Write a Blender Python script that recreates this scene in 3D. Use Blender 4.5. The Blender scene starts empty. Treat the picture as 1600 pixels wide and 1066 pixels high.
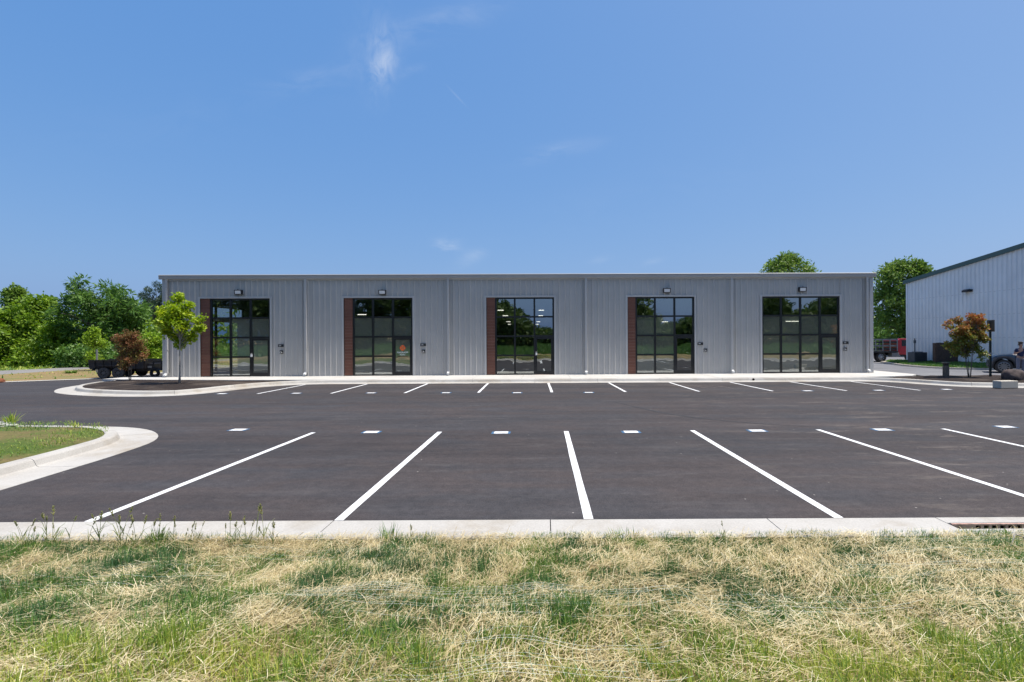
import bpy, bmesh, math, random
import numpy as np
from mathutils import Vector, Matrix

random.seed(7)
RNG = np.random.default_rng(11)
R = math.radians
S = bpy.context.scene
COL = S.collection

# ------------------------------------------------------------------ camera
CAM_H, FPX, CX, CY, ROLL = 2.0, 800.0, 850.0, 533.0, 0.0052
cd = bpy.data.cameras.new('camera')
cam = bpy.data.objects.new('camera', cd)
COL.objects.link(cam)
cd.sensor_width = 36.0
cd.lens = 18.0
cd.shift_x = -50.0 / 1600.0
cd.clip_end = 6000
cd.clip_start = 0.05
cam.matrix_world = Matrix.Translation((0, 0, CAM_H)) @ Matrix.Rotation(R(90), 4, 'X') @ Matrix.Rotation(-ROLL, 4, 'Z')
S.camera = cam

# ------------------------------------------------------------------ sun, sky, exposure
SUN_VEC = Vector((0.345, -0.0285, 0.955)).normalized()
SUN_ELEV = math.asin(SUN_VEC.z)
SUN_AZ = math.atan2(SUN_VEC.x, SUN_VEC.y)
sd = bpy.data.lights.new('sun', 'SUN')
sd.energy = 4.2
sd.angle = R(0.53)
sd.color = (1.0, 0.95, 0.87)
sun = bpy.data.objects.new('sun', sd)
COL.objects.link(sun)
sun.rotation_euler = SUN_VEC.to_track_quat('Z', 'Y').to_euler()

W = bpy.data.worlds.new('World')
S.world = W
W.use_nodes = True
wt = W.node_tree
wt.nodes.clear()


def wn(kind, **kw):
    n = wt.nodes.new(kind)
    for k, v in kw.items():
        setattr(n, k, v)
    return n


def wmath(op, a, b=None, clamp=False):
    n = wt.nodes.new('ShaderNodeMath')
    n.operation = op
    n.use_clamp = clamp
    for i, v in enumerate((a, b)):
        if v is None:
            continue
        if isinstance(v, (int, float)):
            n.inputs[i].default_value = v
        else:
            wt.links.new(v, n.inputs[i])
    return n.outputs[0]


sky = wn('ShaderNodeTexSky', sky_type='NISHITA', sun_disc=False)
sky.sun_elevation = SUN_ELEV
sky.sun_rotation = SUN_AZ
sky.altitude = 200
sky.air_density = 1.0
sky.dust_density = 3.2
sky.ozone_density = 1.6
geo = wn('ShaderNodeTexCoord')
sep = wn('ShaderNodeSeparateXYZ')
wt.links.new(geo.outputs['Generated'], sep.inputs[0])
yy = wmath('MAXIMUM', sep.outputs[1], 0.02)
uu = wmath('DIVIDE', sep.outputs[0], yy)
vv = wmath('DIVIDE', sep.outputs[2], yy)


def cloud_blob(px, py, ang, sa, sb, amp):
    """a thin wisp in the direction of the photograph's one: soft ellipse in the sky"""
    cu, cv = (px - CX) / FPX, (CY - py) / FPX
    ca, sa_ = math.cos(R(ang)), math.sin(R(ang))
    du, dv = wmath('SUBTRACT', uu, cu), wmath('SUBTRACT', vv, cv)
    a = wmath('ADD', wmath('MULTIPLY', du, ca / sa), wmath('MULTIPLY', dv, sa_ / sa))
    b = wmath('ADD', wmath('MULTIPLY', du, -sa_ / sb), wmath('MULTIPLY', dv, ca / sb))
    q = wmath('ADD', wmath('MULTIPLY', a, a), wmath('MULTIPLY', b, b))
    return wmath('MULTIPLY', wmath('EXPONENT', wmath('MULTIPLY', q, -1.0)), amp)


def cloud_noise(sx, sy, ang, scale, seed):
    comb = wn('ShaderNodeCombineXYZ')
    wt.links.new(uu, comb.inputs[0])
    wt.links.new(vv, comb.inputs[1])
    mp = wn('ShaderNodeMapping')
    mp.inputs['Rotation'].default_value = (0, 0, R(ang))
    mp.inputs['Scale'].default_value = (sx, sy, 1)
    mp.inputs['Location'].default_value = (seed, seed * .7, 0)
    wt.links.new(comb.outputs[0], mp.inputs[0])
    nz = wn('ShaderNodeTexNoise')
    nz.inputs['Scale'].default_value = scale
    nz.inputs['Detail'].default_value = 7
    nz.inputs['Roughness'].default_value = .62
    nz.inputs['Distortion'].default_value = .6
    wt.links.new(mp.outputs[0], nz.inputs['Vector'])
    return nz.outputs[0]


nzA = wmath('MULTIPLY', wmath('SUBTRACT', cloud_noise(1.0, .55, 8, 34, 3.1), .36, True), 2.6)
nzB = wmath('MULTIPLY', wmath('SUBTRACT', cloud_noise(.35, 1.0, -12, 22, 8.4), .40, True), 2.4)
blobsA = None
for b in ((600, 92, 84, .062, .024, .95), (592, 112, 74, .034, .017, .6), (594, 66, 95, .055, .013, .40), (612, 96, 60, .03, .018, .5),
          (574, 70, 80, .07, .04, .30)):
    o = cloud_blob(*b)
    blobsA = o if blobsA is None else wmath('ADD', blobsA, o)
blobsB = None
for b in ((642, 110, 20, .026, .009, .7), (698, 383, 5, .022, .014, 1.8), (735, 402, 25, .03, .012, .9),
          (870, 236, 12, .075, .014, .75), (690, 35, 15, .11, .025, .8), (940, 406, 10, .02, .006, .8),
          (1018, 410, 12, .02, .006, .7), (500, 120, 10, .10, .02, .4), (1030, 300, 12, .3, .04, .10),
          (300, 180, 8, .3, .05, .10)):
    o = cloud_blob(*b)
    blobsB = o if blobsB is None else wmath('ADD', blobsB, o)
trail = cloud_blob(716, 150, -47, .022, .0016, .32)
cl = wmath('ADD', wmath('ADD', wmath('MULTIPLY', blobsA, nzA), wmath('MULTIPLY', blobsB, nzB)), trail)
cl = wmath('MULTIPLY', cl, .25, True)
tint = wn('ShaderNodeMix', data_type='RGBA', blend_type='MULTIPLY')
tint.inputs['Factor'].default_value = 1.0
wt.links.new(sky.outputs[0], tint.inputs[6])
tint.inputs[7].default_value = (.86, .70, .40, 1)
lift = wn('ShaderNodeMix', data_type='RGBA', blend_type='ADD')
lift.inputs['Factor'].default_value = 1.0
wt.links.new(tint.outputs[2], lift.inputs[6])
lift.inputs[7].default_value = (.16, 1.62, 5.10, 1)
mixc = wn('ShaderNodeMix', data_type='RGBA')
wt.links.new(cl, mixc.inputs['Factor'])
wt.links.new(lift.outputs[2], mixc.inputs[6])
mixc.inputs[7].default_value = (8.2, 8.6, 9.2, 1)
bg = wn('ShaderNodeBackground')
bg.inputs['Strength'].default_value = 0.084
wt.links.new(mixc.outputs[2], bg.inputs['Color'])
wo = wn('ShaderNodeOutputWorld')
wt.links.new(bg.outputs[0], wo.inputs['Surface'])

S.view_settings.view_transform = 'Standard'
S.view_settings.look = 'None'
S.view_settings.exposure = 0.35
S.view_settings.gamma = 1.0
S.view_settings.use_curve_mapping = False
S.render.engine = 'CYCLES'
S.cycles.max_bounces = 8
S.cycles.transparent_max_bounces = 12
S.cycles.caustics_reflective = False
S.cycles.caustics_refractive = False
S.cycles.sample_clamp_indirect = 4
S.cycles.use_denoising = True
S.cycles.denoising_input_passes = 'RGB_ALBEDO_NORMAL'
S.cycles.denoising_prefilter = 'ACCURATE'


# ------------------------------------------------------------------ measuring helpers
def vp(px, py):
    return (py - CY) + ROLL * (px - CX)


def up_(px, py):
    return (px - CX) - ROLL * (py - CY)


def gnd(px, py, z=0.0):
    """ground point (at height z) that the photograph shows at px, py"""
    Y = FPX * (CAM_H - z) / vp(px, py)
    return (up_(px, py) / FPX * Y, Y, z)


def at(px, py, Y):
    return (up_(px, py) / FPX * Y, Y, CAM_H - vp(px, py) / FPX * Y)


# ------------------------------------------------------------------ object helpers
def put(name, mesh, parent=None):
    o = bpy.data.objects.new(name, mesh)
    COL.objects.link(o)
    if parent is not None:
        o.parent = parent
    return o


def tag(o, label=None, cat=None, group=None, kind=None):
    if label:
        o['label'] = label
    if cat:
        o['category'] = cat
    if group:
        o['group'] = group
    if kind:
        o['kind'] = kind
    return o


def thing(name, label, cat, loc=(0, 0, 0), rz=0.0, group=None):
    o = bpy.data.objects.new(name, None)
    o.empty_display_size = .2
    COL.objects.link(o)
    o.location = loc
    o.rotation_euler = (0, 0, rz)
    return tag(o, label, cat, group)


def kids(o):
    return [c for c in COL.objects if c.parent == o]


def copy_tree(o, parent=None):
    c = o.copy()
    COL.objects.link(c)
    c.parent = parent
    for k in kids(o):
        copy_tree(k, c)
    return c


class MB:
    def __init__(s):
        s.v, s.f, s.m = [], [], []
        s.mi = 0

    def add(s, vs, fs):
        b = len(s.v)
        s.v += [tuple(v) for v in vs]
        s.f += [tuple(b + i for i in f) for f in fs]
        s.m += [s.mi] * len(fs)
        return s

    def box(s, x0, x1, y0, y1, z0, z1, rot=None, c=None):
        vs = [Vector((x, y, z)) for z in (z0, z1) for y in (y0, y1) for x in (x0, x1)]
        if rot is not None:
            c = Vector(c) if c is not None else sum(vs, Vector()) / 8
            vs = [c + rot @ (v - c) for v in vs]
        return s.add(vs, [(0, 2, 3, 1), (4, 5, 7, 6), (0, 1, 5, 4), (2, 6, 7, 3), (0, 4, 6, 2), (1, 3, 7, 5)])

    def prism(s, poly, z0, z1):
        n = len(poly)
        a = sum(poly[i][0] * poly[(i + 1) % n][1] - poly[(i + 1) % n][0] * poly[i][1] for i in range(n))
        if a < 0:
            poly = poly[::-1]
        vs = [(p[0], p[1], z0) for p in poly] + [(p[0], p[1], z1) for p in poly]
        fs = [tuple(range(n))[::-1], tuple(range(n, 2 * n))]
        fs += [(i, (i + 1) % n, n + (i + 1) % n, n + i) for i in range(n)]
        return s.add(vs, fs)

    def extr(s, poly, y0, y1):
        """polygon in x,z extruded along y"""
        n = len(poly)
        a = sum(poly[i][0] * poly[(i + 1) % n][1] - poly[(i + 1) % n][0] * poly[i][1] for i in range(n))
        if a < 0:
            poly = poly[::-1]
        vs = [(p[0], y0, p[1]) for p in poly] + [(p[0], y1, p[1]) for p in poly]
        fs = [tuple(range(n)), tuple(range(n, 2 * n))[::-1]]
        fs += [(i, n + i, n + (i + 1) % n, (i + 1) % n) for i in range(n)]
        return s.add(vs, fs)

    def tube(s, pts, rad, n=8, caps=True):
        pts = [Vector(p) for p in pts]
        if not hasattr(rad, '__len__'):
            rad = [rad] * len(pts)
        vs, fs = [], []
        for i, p in enumerate(pts):
            d = (pts[min(i + 1, len(pts) - 1)] - pts[max(i - 1, 0)]).normalized()
            a = d.orthogonal().normalized() if abs(d.z) < .99 else Vector((1, 0, 0))
            if abs(d.z) < .99:
                a = Vector((0, 0, 1)).cross(d).normalized()
            b = d.cross(a)
            for k in range(n):
                t = 2 * math.pi * k / n
                vs.append(p + (a * math.cos(t) + b * math.sin(t)) * rad[i])
        for i in range(len(pts) - 1):
            for k in range(n):
                k2 = (k + 1) % n
                fs.append((i * n + k, i * n + k2, (i + 1) * n + k2, (i + 1) * n + k))
        if caps:
            fs.append(tuple(range(n))[::-1])
            fs.append(tuple((len(pts) - 1) * n + k for k in range(n)))
        return s.add(vs, fs)

    def lathe(s, prof, n=20, axis='Z', c=(0, 0, 0)):
        """prof: (radius, height) points; revolved"""
        vs, fs = [], []
        for (r, h) in prof:
            for k in range(n):
                t = 2 * math.pi * k / n
                x, y = r * math.cos(t), r * math.sin(t)
                p = (x, y, h) if axis == 'Z' else (x, h, y)
                vs.append((p[0] + c[0], p[1] + c[1], p[2] + c[2]))
        for i in range(len(prof) - 1):
            for k in range(n):
                k2 = (k + 1) % n
                f = (i * n + k, i * n + k2, (i + 1) * n + k2, (i + 1) * n + k)
                fs.append(f if axis == 'Z' else f[::-1])
        return s.add(vs, fs)

    def build(s, name, mat, parent=None, smooth=False, bevel=0):
        me = bpy.data.meshes.new(name)
        me.from_pydata(s.v, [], s.f)
        for m in (mat if isinstance(mat, (list, tuple)) else [mat]):
            me.materials.append(m)
        if any(s.m):
            me.polygons.foreach_set('material_index', s.m)
        if smooth:
            me.polygons.foreach_set('use_smooth', [True] * len(me.polygons))
        if bevel:
            bm = bmesh.new()
            bm.from_mesh(me)
            bmesh.ops.remove_doubles(bm, verts=bm.verts, dist=1e-5)
            es = [e for e in bm.edges if len(e.link_faces) == 2 and e.calc_face_angle(0) > .5]
            bmesh.ops.bevel(bm, geom=es, offset=bevel, segments=2, affect='EDGES', profile=.5, clamp_overlap=True)
            bm.to_mesh(me)
            bm.free()
        me.update()
        return put(name, me, parent)


def np_mesh(name, verts, faces, mat, parent=None, attr=None, smooth=False):
    """fast mesh from numpy: verts (N,3), faces list of (M,k) arrays; attr = per-vertex float 'tint'"""
    me = bpy.data.meshes.new(name)
    me.vertices.add(len(verts))
    me.vertices.foreach_set('co', np.ascontiguousarray(verts, np.float32).ravel())
    loops = np.concatenate([f.ravel() for f in faces]).astype(np.int32)
    tot = np.concatenate([np.full(len(f), f.shape[1], np.int32) for f in faces])
    st = np.concatenate([[0], np.cumsum(tot)[:-1]]).astype(np.int32)
    me.loops.add(len(loops))
    me.loops.foreach_set('vertex_index', loops)
    me.polygons.add(len(tot))
    me.polygons.foreach_set('loop_start', st)
    if smooth:
        me.polygons.foreach_set('use_smooth', np.ones(len(tot), bool))
    me.update(calc_edges=True)
    if attr is not None:
        a = me.attributes.new('tint', 'FLOAT', 'POINT')
        a.data.foreach_set('value', np.ascontiguousarray(attr, np.float32))
    me.materials.append(mat)
    return put(name, me, parent)


_ng = {}


def vnoise(x, y, scale, seed):
    """smooth value noise 0..1"""
    if seed not in _ng:
        _ng[seed] = np.random.default_rng(seed).random((128, 128))
    g = _ng[seed]
    x, y = np.asarray(x) / scale + 37.3, np.asarray(y) / scale + 51.7
    xi, yi = np.floor(x).astype(int), np.floor(y).astype(int)
    fx, fy = x - xi, y - yi
    fx, fy = fx * fx * (3 - 2 * fx), fy * fy * (3 - 2 * fy)
    a, b = g[yi % 128, xi % 128], g[yi % 128, (xi + 1) % 128]
    c, d = g[(yi + 1) % 128, xi % 128], g[(yi + 1) % 128, (xi + 1) % 128]
    return (a * (1 - fx) + b * fx) * (1 - fy) + (c * (1 - fx) + d * fx) * fy


def fbm(x, y, scale, seed):
    return .55 * vnoise(x, y, scale, seed) + .3 * vnoise(x, y, scale * .45, seed + 1) + .15 * vnoise(x, y, scale * .2, seed + 2)


# ------------------------------------------------------------------ materials
class NT:
    def __init__(s, name):
        s.mat = bpy.data.materials.new(name)
        s.mat.use_nodes = True
        s.t = s.mat.node_tree
        s.t.nodes.clear()
        s.out = s.n('ShaderNodeOutputMaterial')
        s.tc = None

    def n(s, k, **kw):
        x = s.t.nodes.new(k)
        for a, b in kw.items():
            setattr(x, a, b)
        return x

    def l(s, a, b):
        s.t.links.new(a, b)

    def setin(s, sock, v):
        if hasattr(v, 'is_linked') or hasattr(v, 'links'):
            s.l(v, sock)
        else:
            sock.default_value = v

    def coord(s, scale=(1, 1, 1), loc=(0, 0, 0), rot=(0, 0, 0)):
        if s.tc is None:
            s.tc = s.n('ShaderNodeTexCoord')
        m = s.n('ShaderNodeMapping')
        m.inputs['Scale'].default_value = scale
        m.inputs['Location'].default_value = loc
        m.inputs['Rotation'].default_value = rot
        s.l(s.tc.outputs['Object'], m.inputs[0])
        return m.outputs[0]

    def noise(s, scale, detail=4, rough=.55, vec=None, dist=0.0):
        x = s.n('ShaderNodeTexNoise')
        x.inputs['Scale'].default_value = scale
        x.inputs['Detail'].default_value = detail
        x.inputs['Roughness'].default_value = rough
        x.inputs['Distortion'].default_value = dist
        s.l(vec if vec is not None else s.coord(), x.inputs['Vector'])
        return x.outputs['Fac']

    def ramp(s, fac, stops):
        x = s.n('ShaderNodeValToRGB')
        while len(x.color_ramp.elements) < len(stops):
            x.color_ramp.elements.new(.5)
        for e, (p, c) in zip(x.color_ramp.elements, stops):
            e.position = p
            e.color = (*c, 1) if len(c) == 3 else c
        s.l(fac, x.inputs[0])
        return x.outputs[0]

    def gray(s, fac, lo, hi, a=0.0, b=1.0):
        return s.ramp(fac, [(lo, (a, a, a)), (hi, (b, b, b))])

    def mix(s, fac, a, b, mode='MIX'):
        x = s.n('ShaderNodeMix', data_type='RGBA', blend_type=mode)
        s.setin(x.inputs['Factor'], fac)
        for i, v in ((6, a), (7, b)):
            if isinstance(v, tuple):
                x.inputs[i].default_value = (*v, 1) if len(v) == 3 else v
            else:
                s.l(v, x.inputs[i])
        return x.outputs[2]

    def math(s, op, a, b=0.0, clamp=False):
        x = s.n('ShaderNodeMath', operation=op)
        x.use_clamp = clamp
        s.setin(x.inputs[0], a)
        s.setin(x.inputs[1], b)
        return x.outputs[0]

    def bump(s, h, strength=.3, dist=.01):
        x = s.n('ShaderNodeBump')
        x.inputs['Strength'].default_value = strength
        x.inputs['Distance'].default_value = dist
        s.l(h, x.inputs['Height'])
        return x.outputs[0]

    def principled(s, col, rough=.6, metal=0.0, spec=.5, normal=None, coat=0.0):
        x = s.n('ShaderNodeBsdfPrincipled')
        s.setin(x.inputs['Base Color'], (*col, 1) if isinstance(col, tuple) and len(col) == 3 else col)
        s.setin(x.inputs['Roughness'], rough)
        x.inputs['Metallic'].default_value = metal
        x.inputs['Specular IOR Level'].default_value = spec
        x.inputs['Coat Weight'].default_value = coat
        if normal is not None:
            s.l(normal, x.inputs['Normal'])
        return x.outputs[0]

    def done(s, sh):
        s.l(sh, s.out.inputs['Surface'])
        return s.mat


def plain(name, col, rough=.6, metal=0.0, spec=.5, var=.12, scale=3.0, bump=0.0, bscale=60, coat=0.0):
    t = NT(name)
    f = t.noise(scale, 5, .6)
    c = t.ramp(f, [(.3, tuple(x * (1 - var) for x in col)), (.7, tuple(min(1, x * (1 + var)) for x in col))])
    nrm = t.bump(t.noise(bscale, 3), .5, bump) if bump else None
    return t.done(t.principled(c, rough, metal, spec, nrm, coat))


def asphalt():
    t = NT('asphalt')
    big = t.noise(.22, 5, .6, t.coord((.5, 1.3, 1)))
    c = t.ramp(big, [(.36, (.0405, .0392, .0425)), (.46, (.0490, .0392, .0370)), (.56, (.0425, .0395, .0415)), (.66, (.0525, .0420, .0390))])
    streak = t.noise(1.0, 7, .68, t.coord((.06, 1.8, 1)))
    c = t.mix(1.0, c, t.gray(streak, .37, .63, .87, 1.13), 'MULTIPLY')
    lane = t.noise(1.0, 2, .5, t.coord((.02, .35, 1), (3, 2, 0)))
    c = t.mix(1.0, c, t.gray(lane, .38, .62, .88, 1.12), 'MULTIPLY')
    mott = t.noise(1.3, 8, .72)
    c = t.mix(1.0, c, t.gray(mott, .37, .63, .87, 1.14), 'MULTIPLY')
    mid = t.noise(8, 6, .75)
    c = t.mix(1.0, c, t.gray(mid, .37, .63, .82, 1.19), 'MULTIPLY')
    speck = t.noise(48, 4, .75)
    c = t.mix(1.0, c, t.gray(speck, .34, .70, .62, 1.48), 'MULTIPLY')
    vor = t.n('ShaderNodeTexVoronoi')
    vor.inputs['Scale'].default_value = 75
    t.l(t.coord(), vor.inputs['Vector'])
    c = t.mix(t.gray(vor.outputs['Distance'], .12, .30, .55, 0), c, (.15, .135, .125))
    # dusty scuffs, thrown stone and dried wash; more of it to the right by the drain
    sx = t.n('ShaderNodeSeparateXYZ')
    t.l(t.coord(), sx.inputs[0])
    side = t.math('MULTIPLY', t.math('ADD', sx.outputs[0], -1.2), .16, True)
    dust = t.noise(1.0, 9, .78, t.coord((.55, 1.7, 1), (9, 4, 0), (0, 0, R(-16))))
    d1 = t.gray(dust, .545, .64)
    c = t.mix(t.math('MULTIPLY', t.math('MULTIPLY', d1, side), .8), c, (.135, .112, .096))
    dust2 = t.noise(1.7, 9, .8, t.coord((.30, 1.4, 1), (2, 7, 0)))
    c = t.mix(t.math('MULTIPLY', t.gray(dust2, .53, .68), .32), c, (.125, .115, .11))
    vor2 = t.n('ShaderNodeTexVoronoi')
    vor2.inputs['Scale'].default_value = 2.6
    t.l(t.coord(), vor2.inputs['Vector'])
    c = t.mix(t.gray(vor2.outputs['Distance'], .022, .038, .85, 0), c, (.38, .35, .31))
    nrm = t.bump(t.noise(90, 3, .7), .6, .006)
    return t.done(t.principled(c, t.gray(mott, .3, .7, .78, .92), 0, .35, nrm))


def concrete(name, a=(.415, .39, .35), b=(.53, .51, .47), stain=(.31, .25, .17), amt=.85):
    t = NT(name)
    f = t.noise(.9, 6, .65)
    c = t.ramp(f, [(.3, a), (.7, b)])
    st = t.noise(.55, 7, .7, t.coord((1, 1, 1), (5, 5, 2)), .4)
    c = t.mix(t.math('MULTIPLY', t.gray(st, .50, .75), amt), c, stain)
    sp = t.noise(45, 4, .7)
    c = t.mix(1.0, c, t.gray(sp, .3, .75, .84, 1.10), 'MULTIPLY')
    return t.done(t.principled(c, .88, 0, .3, t.bump(t.noise(60, 4, .7), .5, .004)))


def paint_white():
    t = NT('road_paint')
    f = t.noise(2.2, 6, .7)
    c = t.ramp(f, [(.3, (.68, .68, .67)), (.7, (.80, .80, .79))])
    wear = t.noise(26, 6, .75)
    c = t.mix(t.math('MULTIPLY', t.gray(wear, .56, .72), .5), c, (.16, .15, .15))
    sc = t.noise(1.0, 5, .7, t.coord((6, .8, 1)))
    c = t.mix(t.math('MULTIPLY', t.gray(sc, .58, .8), .30), c, (.33, .31, .29))
    return t.done(t.principled(c, .7, 0, .3, t.bump(t.noise(90, 3, .7), .5, .004)))


def mulch_mat():
    t = NT('mulch')
    f = t.noise(28, 6, .8, t.coord((1, 1, 1)), 1.2)
    c = t.ramp(f, [(.3, (.012, .009, .008)), (.55, (.045, .034, .029)), (.8, (.12, .09, .075))])
    g = t.noise(.6, 4, .6, t.coord((1, 1, 1), (2.2, 1, 0)))
    c = t.mix(t.gray(g, .5, .66, 0, .75), c, t.ramp(f, [(.3, (.07, .055, .045)), (.8, (.20, .16, .13))]))
    return t.done(t.principled(c, .95, 0, .2, t.bump(f, 1.0, .04)))


def soil_mat(name, cols, scale=1.2, fine=30, bump=.03):
    t = NT(name)
    f = t.noise(scale, 7, .68)
    c = t.ramp(f, [(.28 + .44 * i / (len(cols) - 1), k) for i, k in enumerate(cols)])
    sp = t.noise(fine, 5, .75)
    c = t.mix(1.0, c, t.gray(sp, .28, .75, .55, 1.35), 'MULTIPLY')
    return t.done(t.principled(c, .95, 0, .2, t.bump(sp, .8, bump)))


def siding(name, col, rough=.45, spec=.5, var=.06):
    t = NT(name)
    f = t.noise(.7, 4, .6)
    c = t.ramp(f, [(.3, tuple(x * (1 - var) for x in col)), (.7, tuple(x * (1 + var) for x in col))])
    dirt = t.noise(1.0, 6, .7, t.coord((5, 5, .5)))
    c = t.mix(t.math('MULTIPLY', t.gray(dirt, .5, .8), .18), c, tuple(x * .72 for x in col))
    oil = t.bump(t.noise(1.6, 2, .5), .25, .01)
    return t.done(t.principled(c, rough, 0, spec, oil))


def leafmat(name, stops, transl=.30, rough=.5):
    t = NT(name)
    a = t.n('ShaderNodeAttribute', attribute_name='tint')
    c = t.ramp(a.outputs['Fac'], stops)
    d = t.principled(c, rough, 0, .35)
    tr = t.n('ShaderNodeBsdfTranslucent')
    hs = t.n('ShaderNodeHueSaturation')
    hs.inputs['Value'].default_value = 1.35
    hs.inputs['Saturation'].default_value = 1.05
    t.l(c, hs.inputs['Color'])
    t.l(hs.outputs[0], tr.inputs['Color'])
    m = t.n('ShaderNodeMixShader')
    m.inputs[0].default_value = transl
    t.l(d, m.inputs[1])
    t.l(tr.outputs[0], m.inputs[2])
    return t.done(m.outputs[0])


def glassmat(name, refl=.34, trans=(.42, .46, .44)):
    t = NT(name)
    wav = t.bump(t.noise(.9, 2, .5, t.coord((1, 1, .8))), 1.0, .006)
    g = t.n('ShaderNodeBsdfGlossy')
    g.inputs['Roughness'].default_value = .004
    g.inputs['Color'].default_value = (.92, .97, .95, 1)
    t.l(wav, g.inputs['Normal'])
    tr = t.n('ShaderNodeBsdfTransparent')
    tr.inputs['Color'].default_value = (*trans, 1)
    lw = t.n('ShaderNodeLayerWeight')
    lw.inputs[0].default_value = .25
    fac = t.math('ADD', t.math('MULTIPLY', lw.outputs['Fresnel'], .5), refl, True)
    m = t.n('ShaderNodeMixShader')
    t.l(fac, m.inputs[0])
    t.l(tr.outputs[0], m.inputs[1])
    t.l(g.outputs[0], m.inputs[2])
    return t.done(m.outputs[0])


def filmglass(name):
    t = NT(name)
    wav = t.bump(t.noise(.9, 2, .5, t.coord((1, 1, .8))), 1.0, .006)
    g = t.n('ShaderNodeBsdfGlossy')
    g.inputs['Roughness'].default_value = .012
    g.inputs['Color'].default_value = (.92, .96, .95, 1)
    t.l(wav, g.inputs['Normal'])
    d = t.n('ShaderNodeBsdfDiffuse')
    d.inputs['Color'].default_value = (.48, .53, .44, 1)
    tr = t.n('ShaderNodeBsdfTransparent')
    tr.inputs['Color'].default_value = (.56, .60, .56, 1)
    a = t.n('ShaderNodeMixShader')
    a.inputs[0].default_value = .21
    t.l(tr.outputs[0], a.inputs[1])
    t.l(d.outputs[0], a.inputs[2])
    m = t.n('ShaderNodeMixShader')
    m.inputs[0].default_value = .30
    t.l(a.outputs[0], m.inputs[1])
    t.l(g.outputs[0], m.inputs[2])
    return t.done(m.outputs[0])


def emit(name, col, st):
    t = NT(name)
    e = t.n('ShaderNodeEmission')
    e.inputs[0].default_value = (*col, 1)
    e.inputs[1].default_value = st
    return t.done(e.outputs[0])


M = {}
M['asphalt'] = asphalt()
M['old_asphalt'] = soil_mat('old_asphalt', [(.13, .13, .135), (.19, .19, .20), (.24, .24, .245)], .35, 60, .004)
M['concrete'] = concrete('concrete')
M['walk'] = concrete('walk_concrete', (.52, .50, .46), (.63, .61, .57), (.40, .35, .28), .3)
M['block'] = concrete('block_concrete', (.52, .47, .39), (.64, .59, .50), (.2, .17, .13), .6)
M['paint'] = paint_white()
M['tape'] = plain('blue_paint', (.05, .13, .24), .6, var=.25, scale=9)
M['mulch'] = mulch_mat()
M['bank'] = soil_mat('bank_soil', [(.08, .10, .03), (.19, .16, .07), (.32, .24, .12), (.42, .27, .14)], 1.3, 26, .03)
M['lawn'] = soil_mat('lawn', [(.055, .10, .02), (.10, .14, .03), (.18, .15, .06), (.24, .16, .08)], .8, 24, .03)
M['field'] = soil_mat('field', [(.055, .10, .02), (.09, .14, .03), (.13, .15, .045)], .12, 6, .05)
M['verge'] = soil_mat('dry_verge', [(.12, .15, .035), (.22, .20, .075), (.30, .20, .10), (.20, .20, .06)], .35, 14, .03)
M['far_road'] = soil_mat('far_road', [(.22, .21, .20), (.30, .285, .27)], .4, 30, .01)
M['siding'] = siding('grey_siding', (.435, .425, .408), .36)
M['trim'] = siding('grey_trim', (.46, .455, .445), .4)
M['fascia'] = siding('fascia_metal', (.38, .365, .35), .4)
M['lip'] = siding('galvanised_lip', (.27, .28, .29), .5)
M['downspout'] = siding('downspout_metal', (.48, .475, .465), .4)
M['white'] = plain('white_paint', (.74, .74, .72), .5, var=.06)
M['black'] = plain('black_aluminium', (.010, .011, .013), .35, 0, .5, .3)
M['rubber'] = plain('rubber', (.016, .016, .017), .85, var=.3, scale=12)
M['tyre'] = plain('dusty_tyre', (.045, .040, .037), .9, var=.3, scale=9)
M['grey_tyre'] = plain('worn_tyre', (.085, .075, .068), .95, var=.3, scale=9)
M['dull_rim'] = plain('dull_rim', (.12, .105, .095), .6, .2, .5, .3)
M['dark'] = plain('dark_plastic', (.018, .019, .022), .5, var=.3)
M['wood'] = None
M['glass'] = glassmat('window_glass', .33, (.64, .68, .66))
M['film'] = filmglass('film_glass')
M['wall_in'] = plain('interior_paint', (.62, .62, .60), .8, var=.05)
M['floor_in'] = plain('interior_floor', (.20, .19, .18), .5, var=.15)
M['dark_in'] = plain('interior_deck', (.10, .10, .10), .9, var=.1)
M['lamp'] = emit('lamp_tube', (1.0, .95, .85), 2.2)
M['lens'] = plain('lamp_lens', (.70, .71, .72), .25, var=.05)
M['whsiding'] = siding('white_siding', (.72, .73, .74), .55)
M['green_trim'] = siding('green_trim', (.055, .10, .095), .5)
M['bark'] = plain('bark', (.12, .10, .08), .9, var=.35, scale=9, bump=.02, bscale=30)
M['pale_bark'] = plain('pale_bark', (.34, .31, .27), .8, var=.25, scale=8)
M['rust'] = plain('rusty_iron', (.60, .37, .29), .8, var=.35, scale=14, bump=.004, bscale=60)
M['hole_shade'] = plain('drain_shade', (.012, .010, .009), 1.0, 0, .1)  # near-black colour that paints the shade inside drain openings
M['red_paint'] = plain('red_paint', (.42, .02, .03), .3, var=.1, coat=.5)
M['black_paint'] = plain('black_paint', (.020, .018, .021), .4, var=.3, coat=.3)
M['navy_paint'] = plain('navy_paint', (.022, .034, .055), .22, 0, .5, .1, coat=.8)
M['chrome'] = plain('bright_metal', (.55, .55, .56), .3, 1.0, .5, .08)
M['alloy'] = plain('alloy', (.30, .30, .31), .35, .8, .5, .1)
M['grey_metal'] = plain('grey_metal', (.24, .25, .26), .45, .3, .5, .15)
M['car_glass'] = plain('car_glass', (.012, .015, .018), .05, 0, .8, .1)
M['brown_board'] = plain('brown_board', (.075, .048, .038), .8, var=.25, scale=6)
M['hvac'] = plain('hvac_grey', (.055, .065, .08), .6, var=.2)
M['post'] = plain('post_green', (.025, .04, .038), .6, var=.2)
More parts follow.
